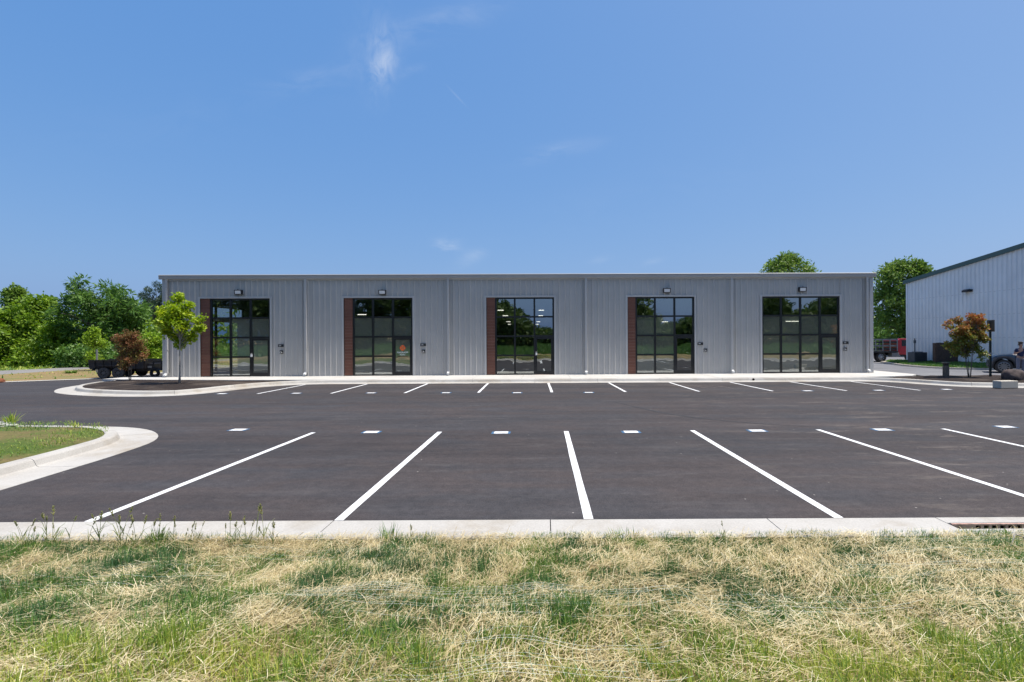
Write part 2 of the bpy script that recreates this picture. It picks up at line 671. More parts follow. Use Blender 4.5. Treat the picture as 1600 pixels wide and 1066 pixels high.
M['sign_back'] = plain('sign_back', (.10, .085, .065), .5, var=.2)
M['rock'] = plain('boulder_stone', (.075, .055, .05), .9, var=.6, scale=5, bump=.03, bscale=9)
M['bronze'] = plain('bronze_metal', (.12, .095, .075), .6, var=.3, scale=10)
M['clay'] = plain('red_clay', (.22, .075, .035), .95, var=.3, scale=8, bump=.03, bscale=20)
M['orange'] = plain('orange_vinyl', (.75, .14, .035), .5, var=.15)
M['white_vinyl'] = plain('white_vinyl', (.75, .77, .78), .5, var=.05)
M['skin'] = plain('skin', (.42, .24, .17), .55, var=.08)
M['hair'] = plain('hair', (.055, .033, .02), .7, var=.3, scale=40)
M['shirt'] = plain('navy_shirt', (.022, .032, .085), .9, var=.2, scale=12)
M['trouser'] = plain('grey_trousers', (.17, .17, .21), .9, var=.15, scale=10)
M['shoe'] = plain('shoe', (.05, .04, .035), .7)
M['marker_lens'] = plain('red_lens', (.5, .03, .02), .3)
M['scuff'] = plain('tyre_scuff', (.19, .16, .145), .9, var=.35, scale=9)


def wood_mat():
    t = NT('wood_board')
    a = t.n('ShaderNodeObjectInfo')
    f = t.noise(1.0, 6, .65, t.coord((3, 3, 40)))
    c = t.ramp(f, [(.3, (.125, .052, .036)), (.7, (.185, .082, .056))])
    c = t.mix(1.0, c, t.gray(a.outputs['Random'], 0, 1, .86, 1.12), 'MULTIPLY')
    return t.done(t.principled(c, .6, 0, .35))


M['wood'] = wood_mat()
M['lf_maple'] = leafmat('leaf_maple', [(0, (.16, .26, .014)), (.5, (.30, .42, .022)), (1, (.50, .56, .045))], .38)
M['lf_young'] = leafmat('leaf_young', [(0, (.16, .28, .025)), (.6, (.28, .42, .04)), (1, (.40, .52, .07))], .38)
M['lf_big'] = leafmat('leaf_dark', [(0, (.05, .115, .024)), (.5, (.10, .20, .036)), (1, (.19, .31, .06))], .32)
M['lf_mid'] = leafmat('leaf_mid', [(0, (.085, .16, .014)), (.5, (.18, .30, .024)), (1, (.32, .43, .05))], .34)
M['lf_wood'] = leafmat('leaf_wood', [(0, (.035, .07, .02)), (.5, (.075, .125, .03)), (1, (.14, .20, .05))], .25)
M['lf_pine'] = leafmat('leaf_pine', [(0, (0.03, 0.055, 0.03)), (0.5, (0.05, 0.09, 0.045)), (1, (0.085, 0.13, 0.065))], .12)
M['lf_oak'] = leafmat('leaf_oak', [(0, (.075, .145, .024)), (.5, (.16, .26, .042)), (1, (.30, .40, .085))], .30)
M['lf_red'] = leafmat('leaf_red', [(0, (.12, .16, .03)), (.35, (.20, .145, .045)), (.65, (.27, .12, .055)), (1, (.38, .17, .085))], .32)
M['lf_crape'] = leafmat('leaf_crape', [(0, (.09, .155, .03)), (.46, (.21, .235, .045)), (.66, (.34, .17, .055)), (1, (.47, .14, .075))], .32)
M['grass'] = leafmat('grass_blade', [(0, (.050, .12, .045)), (.35, (.095, .205, .040)), (.65, (.24, .34, .045)), (1, (.50, .51, .10))], .30)
M['straw'] = leafmat('straw', [(0, (.30, .225, .10)), (.5, (.64, .53, .28)), (1, (.92, .84, .60))], .24, .6)
M['net'] = leafmat('net_thread', [(0, (0.16, 0.4, 0.3)), (0.5, (0.5, 0.62, 0.54)), (1, (0.78, 0.82, 0.76))], .3, .4)
M['seed'] = leafmat('seed_stalk', [(0, (0.14, 0.2, 0.06)), (0.5, (0.3, 0.33, 0.13)), (1, (0.48, 0.44, 0.22))], .3)
M['weed'] = leafmat('weed_leaf', [(0, (.05, .11, .015)), (1, (.16, .25, .03))], .35)

# ------------------------------------------------------------------ ground, lot and kerbs
g = MB()
g.add([(-2500, -2500, -.10), (2500, -2500, -.10), (2500, 2500, -.10), (-2500, 2500, -.10)], [(0, 1, 2, 3)])
tag(g.build('ground', M['field']), 'green field ground reaching to the horizon', kind='structure')

KERB_Y = 5.72        # near gutter edge
FAR_Y = 24.32        # far gutter edge

lot = MB()
lot.add([(x, y, 0) for x, y in ((-75, 5.705), (75, 5.705), (75, 26.5), (19.0, 26.5), (17.0, 25.3), (-20.2, 25.3), (-20.7, 60), (-24.9, 60),
                                (-25.1, 33.7), (-24.6, 30.5), (-25.2, 28.4), (-28, 26.4), (-45, 17.5), (-75, 12))],
        [tuple(range(14))])
lot = lot.build('parking_lot', M['asphalt'])
tag(lot, 'dark new asphalt parking lot with white stall lines', kind='structure')

# stall lines and stall markers, parts of the lot
line_me = None


def strip(name, pts_l, pts_r, z, mat, parent):
    vs = [(*p, z) for p in pts_l] + [(*p, z) for p in pts_r]
    n = len(pts_l)
    b = MB().add(vs, [(i, n + i, n + i + 1, i + 1) for i in range(n - 1)])
    return b.build(name, mat, parent)


def stall_line(x0, y0, x1, y1, w=.10):
    n = 10
    L, Rr = [], []
    for i in range(n + 1):
        t = i / n
        x, y = x0 + (x1 - x0) * t, y0 + (y1 - y0) * t
        L.append((x - w / 2 + random.uniform(-.003, .003), y))
        Rr.append((x + w / 2 + random.uniform(-.003, .003), y))
    return strip('stall_line', L[::-1], Rr[::-1], .004, M['paint'], lot)


for k in range(-2, 9):
    stall_line(.49 + 2.80 * k, KERB_Y + .015, .48 + 2.795 * k, 11.33 + .02 * max(0, k), .105)
for k in range(-4, 6):
    stall_line(.30 + 2.87 * k, 19.95, .20 + 2.87 * k, FAR_Y - .01, .10)


def marker(px, py, blue=1.0):
    x, y, _ = gnd(px, py)
    sz = .205
    b = MB().add([(x - sz, y - .135, .004), (x + sz, y - .135, .004), (x + sz, y + .135, .004), (x - sz, y + .135, .004)], [(0, 1, 2, 3)])
    o = b.build('stall_marker', M['tape'], lot)
    s = .152
    b = MB().add([(x - s, y - .122, .008), (x + s, y - .122, .008), (x + s, y + .122, .008), (x - s, y + .122, .008)], [(0, 1, 2, 3)])
    b.build('marker_square', M['paint'], o)


for px, py in ((372.5, 672), (580.5, 675.6), (783, 676.4), (986, 675.3), (1183, 673.4), (1378.5, 671.8), (1571, 667.3),
               (347, 615.5), (463, 614.8), (580, 614.3), (697, 614), (808, 614), (920, 613.6), (1262, 611), (1373, 610.2), (1479, 608.8)):
    marker(px, py)
# tyre scuff arcs before the fourth storefront
for (cx, cy, r, a0, a1, w) in ((3.2, 20.9, 3.1, 8, 62, .05), (3.75, 20.9, 3.1, 6, 60, .05), (4.6, 21.2, 2.6, 4, 58, .045),
                               (2.4, 21.6, 1.9, 20, 96, .05), (5.0, 21.0, 2.8, 0, 50, .04), (3.2, 22.0, 1.5, 30, 120, .04)):
    L, Rr = [], []
    for i in range(17):
        t = R(a0 + (a1 - a0) * i / 16)
        ww = w * (.3 + math.sin(math.pi * i / 16))
        L.append((cx + (r - ww / 2) * math.cos(t), cy + (r - ww / 2) * math.sin(t)))
        Rr.append((cx + (r + ww / 2) * math.cos(t), cy + (r + ww / 2) * math.sin(t)))
    strip('tyre_mark', L, Rr, .003, M['scuff'], lot)


M['rubbed'] = plain('rubbed_asphalt', (.034, .031, .032), .8, var=.3, scale=7)


def smooth_path(pts, step=.25):
    """Catmull-Rom through pts"""
    P = [Vector((*p, 0)) for p in pts]
    P = [P[0] * 2 - P[1]] + P + [P[-1] * 2 - P[-2]]
    out = []
    for i in range(1, len(P) - 2):
        n = max(1, int((P[i + 1] - P[i]).length / step))
        for k in range(n):
            t = k / n
            a, b, c, d = P[i - 1], P[i], P[i + 1], P[i + 2]
            out.append(.5 * ((2 * b) + (c - a) * t + (2 * a - 5 * b + 4 * c - d) * t * t + (3 * b - a - 3 * c + d) * t ** 3))
    out.append(P[-2].copy())
    return out


KPROF = [(0, -.06), (0, .006), (.30, .003), (.60, .010), (.635, .03), (.675, .118), (.695, .136), (.725, .145), (.86, .148), (.88, .14), (.88, -.06)]
TRENCH = [(0, -.06), (0, .006), (.16, .003), (.165, -.13), (.54, -.13), (.545, .006), (.60, .010), (.635, .03), (.675, .118), (.695, .136), (.725, .145), (.86, .148), (.88, .14), (.88, -.06)]


def kerb(name, path, side, label, seclen=2.42, gap=.010, prof=KPROF, start=0.0, skip=None, parent=None, wscale=1.0):
    """sweep the kerb-and-gutter profile along path in poured sections; side=+1: kerb to the left of travel"""
    par = parent
    if par is None:
        par = bpy.data.objects.new(name, None)
        COL.objects.link(par)
        tag(par, label, kind='structure')
    # resample by arc length
    L = [0.0]
    for a, b in zip(path, path[1:]):
        L.append(L[-1] + (b - a).length)
    tot = L[-1]

    def pos(s):
        s = min(max(s, 0), tot)
        i = max(0, min(len(L) - 2, int(np.searchsorted(L, s)) - 1))
        t = (s - L[i]) / max(1e-6, L[i + 1] - L[i])
        p = path[i].lerp(path[i + 1], t)
        j0, j1 = max(0, i - 1), min(len(path) - 1, i + 2)
        d = (path[j1] - path[j0]).normalized()
        return p, Vector((-d.y, d.x, 0)) * side
    s0 = start
    while s0 < tot - .05:
        s1 = min(s0 + seclen, tot)
        if skip and skip(pos((s0 + s1) / 2)[0]):
            s0 = s1
            continue
        n = max(1, int((s1 - s0) / .3))
        dz = random.uniform(-.002, .002)
        vs, fs = [], []
        m = len(prof)
        for i in range(n + 1):
            s = s0 + gap / 2 + (s1 - s0 - gap) * i / n
            p, nn = pos(s)
            for (o, z) in prof:
                q = p + nn * o * wscale
                vs.append((q.x, q.y, z + dz))
        for i in range(n):
            for k in range(m - 1):
                f = (i * m + k, i * m + k + 1, (i + 1) * m + k + 1, (i + 1) * m + k)
                fs.append(f if side > 0 else f[::-1])
        fs.append(tuple(range(m)))
        fs.append(tuple(n * m + k for k in range(m))[::-1])
        MB().add(vs, fs).build('kerb_section', M['concrete'], par)
        s0 = s1
    return par


tm = smooth_path([gnd(960, 628)[:2], gnd(1000, 637.5)[:2], gnd(1060, 649)[:2], gnd(1160, 660)[:2], gnd(1300, 669)[:2]])
L_, R_ = [], []
for i, p in enumerate(tm):
    d = (tm[min(i + 1, len(tm) - 1)] - tm[max(0, i - 1)]).normalized()
    w_ = .07 * min(1, i / 8, (len(tm) - 1 - i) / 12)
    L_.append((p.x - d.y * w_, p.y + d.x * w_))
    R_.append((p.x + d.y * w_, p.y - d.x * w_))
strip('tyre_mark', R_, L_, .003, M['rubbed'], lot)

# near kerb (its inlet section trenched for the grate)
near = kerb('front_kerb', [Vector((x, KERB_Y, 0)) for x in np.linspace(-7.2, 4.36, 40)], -1, 'concrete kerb and gutter between the grass bank and the asphalt')
kerb('', [Vector((4.36, KERB_Y, 0)), Vector((6.6, KERB_Y, 0))], -1, '', parent=near, prof=TRENCH, seclen=2.24)
kerb('', [Vector((6.6, KERB_Y, 0)), Vector((30, KERB_Y, 0))], -1, '', parent=near)
# far kerb before the sidewalk
far = kerb('walkway_kerb', [Vector((-9.6, FAR_Y, 0)), Vector((13.4, FAR_Y - .02, 0))], 1, 'long concrete kerb and gutter at the edge of the sidewalk before the building', seclen=3.05)
# left planting island kerb
ISL = smooth_path([(-22.4, 25.6), (-22.15, 24.3), (-21.3, 22.4), (-19.6, 20.6), (-17.4, 19.5), (-15.3, 19.05), (-13.9, 19.4), (-13.25, 20.6), (-12.85, 22.3), (-12.3, 23.4), (-11.4, 24.1), (-10.4, 24.31), (-9.6, 24.32)])
kerb('island_kerb', ISL, 1, 'curved concrete kerb and gutter round the mulched island by the maple', seclen=3.0)
# right planting island kerb
ISR = smooth_path([(13.4, 24.30), (14.3, 24.30), (15.3, 24.22), (16.15, 23.7), (16.7, 22.5), (17.4, 21.35), (18.8, 20.75), (21, 20.35), (26, 20.0), (40, 19.4)])
kerb('island_kerb', ISR, 1, 'concrete kerb and gutter along the mulched island by the sign post', seclen=3.05)
# left foreground peninsula
PEN = smooth_path([(-7.25, 4.95), (-7.42, 6.9), (-7.55, 8.1), (-7.68, 9.2), (-7.95, 10.4), (-8.55, 11.3), (-9.5, 12.0), (-10.8, 12.3), (-14, 12.4), (-30, 12.4)])
kerb('peninsula_kerb', PEN, 1, 'curved concrete kerb and gutter round the grass peninsula', seclen=3.4)
# flush concrete ribbon at the far side of the drive
rb = MB()
RIB = [(-75, 12), (-45, 17.5), (-28, 26.4), (-25.2, 28.4), (-24.6, 30.5), (-25.1, 33.7), (-24.9, 60)]
for (a, b) in zip(RIB, RIB[1:]):
    d = (Vector(b) - Vector(a)).normalized()
    nn = Vector((-d.y, d.x))
    a2, b2 = Vector(a) + nn * .45, Vector(b) + nn * .45
    rb.add([(*a, .02), (*b, .02), (*b2, .03), (*a2, .03)], [(0, 1, 2, 3)])
tag(rb.build('drive_kerb', M['concrete']), 'pale concrete ribbon edging the drive beside the trailer', kind='structure')


def offs(path, side, d):
    out = []
    for i, p in enumerate(path):
        t = (path[min(i + 1, len(path) - 1)] - path[max(i - 1, 0)]).normalized()
        out.append(p + Vector((-t.y, t.x, 0)) * side * d)
    return out


def fill(name, poly, z, mat, label, kind='structure', bumpy=0.0, cell=.35):
    """a filled polygon, finely meshed and mounded when bumpy"""
    if not bumpy:
        o = MB().add([(p[0], p[1], z) for p in poly], [tuple(range(len(poly)))]).build(name, mat)
        return tag(o, label, kind=kind)
    P = np.array([(p[0], p[1]) for p in poly])
    x0, y0 = P.min(0)
    x1, y1 = P.max(0)
    nx, ny = int((x1 - x0) / cell) + 2, int((y1 - y0) / cell) + 2
    gx, gy = np.meshgrid(np.linspace(x0, x1, nx), np.linspace(y0, y1, ny))
    X, Y = gx.ravel(), gy.ravel()

    # distance to polygon + inside test
    ins = np.zeros(len(X), bool)
    dist = np.full(len(X), 1e9)
    qx, qy = X.copy(), Y.copy()
    n = len(P)
    for i in range(n):
        a, b = P[i], P[(i + 1) % n]
        c = ((a[1] > Y) != (b[1] > Y)) & (X < (b[0] - a[0]) * (Y - a[1]) / (b[1] - a[1] + 1e-12) + a[0])
        ins ^= c
        ab = b - a
        t = np.clip(((X - a[0]) * ab[0] + (Y - a[1]) * ab[1]) / (ab @ ab + 1e-12), 0, 1)
        cx, cy = a[0] + ab[0] * t, a[1] + ab[1] * t
        dd = np.hypot(X - cx, Y - cy)
        m = dd < dist
        dist[m] = dd[m]
        qx[m], qy[m] = cx[m], cy[m]
    near_ = (~ins) & (dist < cell * 1.5)
    X = np.where(near_, qx, X)
    Y = np.where(near_, qy, Y)
    keep = ins | near_
    d = np.where(ins, dist, 0)
    Z = z + bumpy * np.clip(d / 1.2, 0, 1) * (.35 + fbm(X, Y, 1.1, 5)) + np.where(d > .02, .03 * (vnoise(X, Y, .22, 9) - .4), -.02)
    idx = np.arange(nx * ny).reshape(ny, nx)
    q = np.stack([idx[:-1, :-1], idx[:-1, 1:], idx[1:, 1:], idx[1:, :-1]], -1).reshape(-1, 4)
    q = q[keep[q].all(1)]
    o = np_mesh(name, np.stack([X, Y, Z], 1), [q], mat, smooth=True)
    return tag(o, label, kind=kind)


WALK_FRONT = [(-23.2, 26.55), (-20, 25.95), (-15, 25.3), (-11.5, FAR_Y + .885), (15.4, FAR_Y + .88), (17.0, 25.35), (18.6, 26.0), (19.6, 27.0), (19.6, 33)]
isl_in = [tuple(p[:2]) for p in offs(ISL, 1, .865)]
isl_in = [p for p in isl_in if (p[1] < 25.0 and p[0] < -12.2) or p[0] < -20]
fill('mulch_bed', isl_in + [(-12.3, 25.16), (-15, 25.28), (-20, 25.93), (-22, 26.3)], .13, M['mulch'], 'dark mulch bed under the green maple', bumpy=.07)
isr_in = [tuple(p[:2]) for p in offs(ISR, 1, .865)]
isr_in = [p for p in isr_in if p[0] > 16.0]
fill('mulch_bed', isr_in + [(40, 23.9), (27, 25.1), (22, 25.9), (18.8, 25.95), (17.2, 25.4)], .13, M['mulch'], 'dark mulch bed under the copper leaved shrub by the sign post', bumpy=.12)
pen_in = [tuple(p[:2]) for p in offs(PEN, 1, .865)]
PEN_POLY = pen_in + [(-30, 4.9)]
fill('grass_peninsula', PEN_POLY, .135, M['lawn'], 'grass covered ground of the kerbed peninsula', bumpy=.10, cell=.25)

# sidewalk slabs
walk = bpy.data.objects.new('sidewalk', None)
COL.objects.link(walk)
tag(walk, 'bright concrete sidewalk along the foot of the grey building', kind='structure')


def front_y(x):
    for a, b in zip(WALK_FRONT, WALK_FRONT[1:]):
        if a[0] <= x <= b[0]:
            return a[1] + (b[1] - a[1]) * (x - a[0]) / max(1e-6, b[0] - a[0])
    return 27.0


def back_y(x):
    return 27.8 + (x + 20.64) * .01545 + .1


xs = list(np.arange(-22.9, 18.2, 2.42)) + [18.26]
for a, b in zip(xs, xs[1:]):
    a2, b2 = a + .006, b - .006
    MB().prism([(a2, front_y(a2) + .004), (b2, front_y(b2) + .004), (b2, back_y(b2)), (a2, back_y(a2))], -.06, .148 + random.uniform(-.002, .002)).build('sidewalk_slab', M['walk'], walk)
ys = [26.0, 28.5, 31, 33.5, 36, 38.5]
for a, b in zip(ys, ys[1:]):
    poly = [(18.272, a + .006), (19.62, a + .006), (19.62, b - .006), (18.272, b - .006)]
    if a == 26.0:
        poly = [(18.272, 25.92), (18.7, 26.02), (19.62, 27.0), (19.62, b - .006), (18.272, b - .006)]
    MB().prism(poly, -.06, .146).build('sidewalk_slab', M['walk'], walk)

fill('back_lane', [(19.63, 26.4), (22, 25.95), (27, 25.15), (40, 23.95), (75, 23.95), (75, 80), (-10, 80), (-10, 58), (19.63, 58)], .10, M['old_asphalt'], 'older pale grey asphalt lane behind the mulched island')
# grass strip before the white building
KS = smooth_path([(27.6, 42.0), (26.6, 39.6), (25.5, 36.6), (25.1, 33.9), (25.4, 32.2), (26.4, 31.3), (29.0, 31.0)], .4)
kb = MB()
for a, b in zip(KS, KS[1:]):
    d = (b - a).normalized()
    nn = Vector((-d.y, d.x, 0))
    kb.prism([tuple(a[:2]), tuple(b[:2]), tuple((b + nn * .18)[:2]), tuple((a + nn * .18)[:2])], .05, .21)
tag(kb.build('lawn_kerb', M['block']), 'low weathered kerb along the lawn by the white building', kind='structure')
bb = MB()
inn = offs(KS, 1, .17)
for a, b in zip(inn, inn[1:]):
    wa, wb = (28.5 + (40 - a.y) * .0966), (28.5 + (40 - b.y) * .0966)
    bb.add([(a.x, a.y, .19), (b.x, b.y, .19), (max(wb, b.x + .1), b.y, .36), (max(wa, a.x + .1), a.y, .36)], [(0, 1, 2, 3)])
tag(bb.build('lawn_strip', M['lawn']), 'narrow strip of lawn along the foot of the white building', kind='structure')

# left side: verge and far road
fill('verge', [(-75, 12.2), (-45, 17.9), (-28.3, 26.75), (-25.6, 28.7), (-25.1, 30.5), (-25.6, 33.7), (-25.4, 62), (-34.5, 62), (-35.3, 38.8), (-35, 32.9), (-50, 15), (-75, 13)], .025, M['verge'], 'dry grass and red dirt verge beyond the drive')
fill('far_road', [(-75, 5), (-50, 15.2), (-35, 32.9), (-35.3, 38.8), (-34.5, 62), (-38.3, 62), (-38.6, 44), (-40.2, 37.4), (-55, 19), (-75, 11)], .02, M['far_road'], 'pale grey road curving in front of the wood')

# ------------------------------------------------------------------ grass bank in the foreground
bx = np.concatenate([np.linspace(-90, -10, 40), np.linspace(-9.8, 9.8, 240), np.linspace(10, 90, 40)])
by = np.concatenate([np.linspace(-130, -6, 50), np.linspace(-5.5, 1.0, 30), np.linspace(1.05, 4.86, 80)])


def bank_z(x, y):
    x, y = np.asarray(x, float), np.asarray(y, float)
    t = np.clip((4.86 - y) / 2.6, 0, 1)
    z = .125 + .20 * t * t * (3 - 2 * t) + np.clip(2.2 - y, 0, 200) * .018 + np.clip(-6 - y, 0, 30) * .03
    z = z + np.clip((4.86 - y) / .5, 0, 1) * (.11 * (fbm(x, y, 1.0, 21) - .5) + .035 * (vnoise(x, y, .22, 31) - .5))
    return z


GX, GY = np.meshgrid(bx, by)
idx = np.arange(GX.size).reshape(GX.shape)
q = np.stack([idx[:-1, :-1], idx[:-1, 1:], idx[1:, 1:], idx[1:, :-1]], -1).reshape(-1, 4)
tag(np_mesh('grass_bank', np.stack([GX.ravel(), GY.ravel(), bank_z(GX, GY).ravel()], 1), [q], M['bank'], smooth=True),
    'rough grass bank in the foreground', kind='structure')


def blades(n, x, y, z, h, w, lean, heading, tint, seg_bend=.5):
    """grass blades as bent tapered strips: 5 verts, one quad and one triangle each"""
    hx, hy = np.cos(heading), np.sin(heading)
    px_, py_ = -hy, hx
    base = np.stack([x, y, z], 1)
    mid = base + np.stack([hx * h * np.sin(lean) * .45, hy * h * np.sin(lean) * .45, h * np.cos(lean) * .58], 1)
    tip = base + np.stack([hx * h * np.sin(lean * 1.0) * 1.05, hy * h * np.sin(lean) * 1.05, h * np.cos(lean)], 1)
    side = np.stack([px_ * w / 2, py_ * w / 2, np.zeros(n)], 1)
    V = np.stack([base - side, base + side, mid - side * .8, mid + side * .8, tip], 1).reshape(-1, 3)
    o = (np.arange(n) * 5)[:, None]
    Q = o + np.array([[0, 1, 3, 2]])
    T = o + np.array([[2, 3, 4]])
    return V, Q, T, np.repeat(tint, 5)


def green_mask(x, y):
    return np.clip((.46 * fbm(x, y, .50, 41) + .54 * vnoise(x, y, .15, 47) - .27) * 2.4, 0, 1)


N = 430000
x = RNG.uniform(-6.6, 6.6, N)
y = 4.93 - 3.3 * RNG.random(N) ** 1.15
gm = green_mask(x, y)
edge = np.clip((y - 4.55) / .3, 0, 1)
keep = RNG.random(N) < np.clip(.50 + .50 * gm - .45 * edge * (vnoise(x, y, .35, 57) > .42), 0, 1)
x, y, gm = x[keep], y[keep], gm[keep]
n = len(x)
tall = .5 + .9 * vnoise(x, y, .5, 61)
h = (.035 + .085 * RNG.random(n) ** 1.4) * (.50 + .75 * gm) * tall * (1 - .35 * np.clip((y - 4.5) / .3, 0, 1))
yell = np.clip((3.7 - y) * .36, 0, .5)
tint = np.clip(.45 * RNG.random(n) + .45 * vnoise(x, y, .5, 71) - .08 - .16 * gm * (y > 3.0) + yell * RNG.random(n) * 1.5, 0, 1)
V, Q, T, A = blades(n, x, y, bank_z(x, y) - .008, h, RNG.uniform(.0028, .0058, n), np.abs(RNG.normal(.62, .42, n)), RNG.uniform(0, 6.283, n), tint)
tag(np_mesh('grass', V, [Q, T], M['grass'], attr=A), 'patchy green grass growing through the straw on the bank', kind='stuff')


def straws(n, x, y, z, L, w, heading, pitch, tint):
    d = np.stack([np.cos(heading) * np.cos(pitch), np.sin(heading) * np.cos(pitch), np.sin(pitch)], 1)
    s = np.stack([-np.sin(heading), np.cos(heading), np.zeros(n)], 1) * (w / 2)[:, None]
    up = np.zeros((n, 3))
    up[:, 2] = RNG.normal(0, .03, n) * L * 3
    bend = s / (w / 2)[:, None] * (RNG.normal(0, .06, n) * L)[:, None] + up * .4
    c = np.stack([x, y, z], 1)
    a, b = c - d * (L / 2)[:, None], c + d * (L / 2)[:, None]
    m = c + bend
    V = np.stack([a - s, a + s, m - s, m + s, b - s, b + s], 1).reshape(-1, 3)
    o = (np.arange(n) * 6)[:, None]
    Q = np.concatenate([o + np.array([[0, 1, 3, 2]]), o + np.array([[2, 3, 5, 4]])])
    return V, Q, np.repeat(tint, 6)


N = 190000
x = RNG.uniform(-6.6, 6.6, N)
y = 4.88 - 3.25 * RNG.random(N) ** 1.1
keep = RNG.random(N) < np.clip(.84 - .68 * green_mask(x, y), 0, 1)
x, y = x[keep], y[keep]
n = len(x)
flow = 2.2 * (fbm(x, y, 1.3, 83) - .5) * 2
heading = .62 + .8 * flow + RNG.normal(0, .6, n)
mixu = RNG.random(n) < .32
heading = np.where(mixu, RNG.uniform(0, 6.283, n), heading)
z = bank_z(x, y) + .012 + .055 * RNG.random(n) ** 1.5
V, Q, A = straws(n, x, y, z, RNG.uniform(.04, .165, n), RNG.uniform(.0016, .0038, n), heading, RNG.normal(.08, .30, n),
                 np.clip(RNG.normal(.5, .22, n) + .35 * (vnoise(x, y, .6, 97) - .5), 0, 1))
tag(np_mesh('straw', V, [Q], M['straw'], attr=A), 'dry straw mulch scattered over the grass bank', kind='stuff')

# erosion netting: thin threads draped over the bank
Vn, Qn, An = [], [], []
cnt = 0
nr = np.random.default_rng(5)


def thread(pts, w, tint, horiz):
    global cnt
    P = np.array(pts)
    s = np.array([0, w / 2, w / 4]) if horiz else np.array([w / 2, 0, 0])
    V = np.stack([P - s, P + s], 1).reshape(-1, 3)
    k = np.arange(len(P) - 1)[:, None] * 2 + cnt
    Qn.append(k + np.array([[0, 1, 3, 2]]))
    Vn.append(V)
    An.append(np.full(len(V), tint))
    cnt += len(V)


for (x0, x1, yc, wid, sp) in ((-1.9, 1.0, 3.35, .55, .030), (2.0, 4.6, 4.05, .55, .034), (.6, 2.9, 3.2, .5, .036), (2.9, 5.4, 4.55, .30, .022),
                              (2.6, 4.9, 3.2, .6, .04), (-4.6, -2.4, 3.9, .5, .04), (-1.3, .8, 2.7, .5, .034), (-2.8, -.8, 4.4, .3, .04)):
    for yb in np.arange(yc - wid / 2, yc + wid / 2, sp):
        if nr.random() < .5:
            continue
        xs_ = np.linspace(x0 + nr.uniform(0, .9), x1 - nr.uniform(0, .9), 26)
        ys_ = yb + .12 * (vnoise(xs_, xs_ * 0 + yc, .8, 103) - .5) + .03 * (vnoise(xs_, xs_ * 0 + yb * 9, .25, 107) - .5)
        zs_ = bank_z(xs_, ys_) + .035 + .05 * vnoise(xs_, ys_, .5, 109)
        thread(np.stack([xs_, ys_, zs_], 1), nr.uniform(.0006, .0014), np.clip(nr.normal(.7, .25), 0, 1), True)
    for xb in np.arange(x0 + .2, x1 - .2, sp * 2.2):
        ys_ = np.linspace(yc - wid / 2, yc + wid / 2, 12)
        xs_ = xb + .08 * (vnoise(ys_, ys_ * 0 + xb, .4, 113) - .5)
        zs_ = bank_z(xs_, ys_) + .035 + .05 * vnoise(xs_, ys_, .5, 109)
        thread(np.stack([xs_, ys_, zs_], 1), .0012, np.clip(nr.normal(.5, .25), 0, 1), False)
tag(np_mesh('erosion_netting', np.concatenate(Vn), [np.concatenate(Qn)], M['net'], attr=np.concatenate(An)),
    'pale green plastic netting lying in folds over the straw', 'netting', kind='stuff')

# short grass on the peninsula
N = 60000
x = RNG.uniform(-20, -8.2, N)
y = RNG.uniform(4.8, 11.7, N)
corner = ((x > -10.6) & (y > 9.6) & (np.hypot(x + 10.6, y - 9.6) > 1.85))
keep = (RNG.random(N) < np.clip(.1 + 1.2 * (fbm(x, y, 1.1, 131) - .25), 0, 1)) & ~corner & (x < -8.35 - .08 * (y - 5) * (y > 8))
x, y = x[keep], y[keep]
n = len(x)
V, Q, T, A = blades(n, x, y, .16 + .06 * RNG.random(n), RNG.uniform(.03, .085, n), RNG.uniform(.007, .014, n), np.abs(RNG.normal(.75, .4, n)), RNG.uniform(0, 6.283, n),
                    np.clip(.25 + .5 * RNG.random(n) + .5 * (vnoise(x, y, 1.3, 137) - .5), 0, 1))
tag(np_mesh('grass', V, [Q, T], M['grass'], attr=A), 'short patchy grass on the kerbed peninsula', kind='stuff')
N = 16000
x = RNG.uniform(25.2, 30, N)
y = RNG.uniform(31.2, 41, N)
keep = x < 28.4 + (40 - y) * .0966
kx = np.interp(y, [31.2, 32.2, 33.9, 36.6, 39.6, 42], [26.6, 25.5, 25.25, 25.6, 26.75, 27.7])
keep &= x > kx + .1
x, y, kx = x[keep], y[keep], kx[keep]
n = len(x)
V, Q, T, A = blades(n, x, y, .19 + .17 * (x - kx) / (29 - kx), RNG.uniform(.08, .16, n), RNG.uniform(.03, .05, n), np.abs(RNG.normal(.5, .3, n)), RNG.uniform(0, 6.283, n), .15 + .3 * RNG.random(n))
tag(np_mesh('grass', V, [Q, T], M['grass'], attr=A), 'green lawn grass along the foot of the white building', kind='stuff')
# tufts over the dry verge and field edge
N = 26000
x = RNG.uniform(-75, -25.2, N)
y = RNG.uniform(12, 60, N)
rdist = np.abs((y - 26.4) - (x + 28) * .52)
far_side = (x < -39.5) & (y > 18) & (y > (x + 75) * .75 + 12.2)
keep = (far_side | ((x < -26) & (x > -34.8) & (y > 28.9 + (x + 26) * .8) & (RNG.random(N) < .6 * vnoise(x, y, 2.2, 151))))
x, y = x[keep], y[keep]
n = len(x)
V, Q, T, A = blades(n, x, y, np.full(n, -.06), RNG.uniform(.12, .32, n), RNG.uniform(.05, .10, n), np.abs(RNG.normal(.8, .3, n)), RNG.uniform(0, 6.283, n), .35 + .6 * RNG.random(n))
tag(np_mesh('grass', V, [Q, T], M['grass'], attr=A), 'ragged grass along the far road below the wood', kind='stuff')
#@@PART2
# ------------------------------------------------------------------ the grey metal building
BX, BY, BYAW = -20.64, 27.8, .01545
BL = 38.84
bld = thing('metal_building', 'long grey ribbed metal building with five black framed glass storefronts', 'building', (BX, BY, 0), math.atan(BYAW))


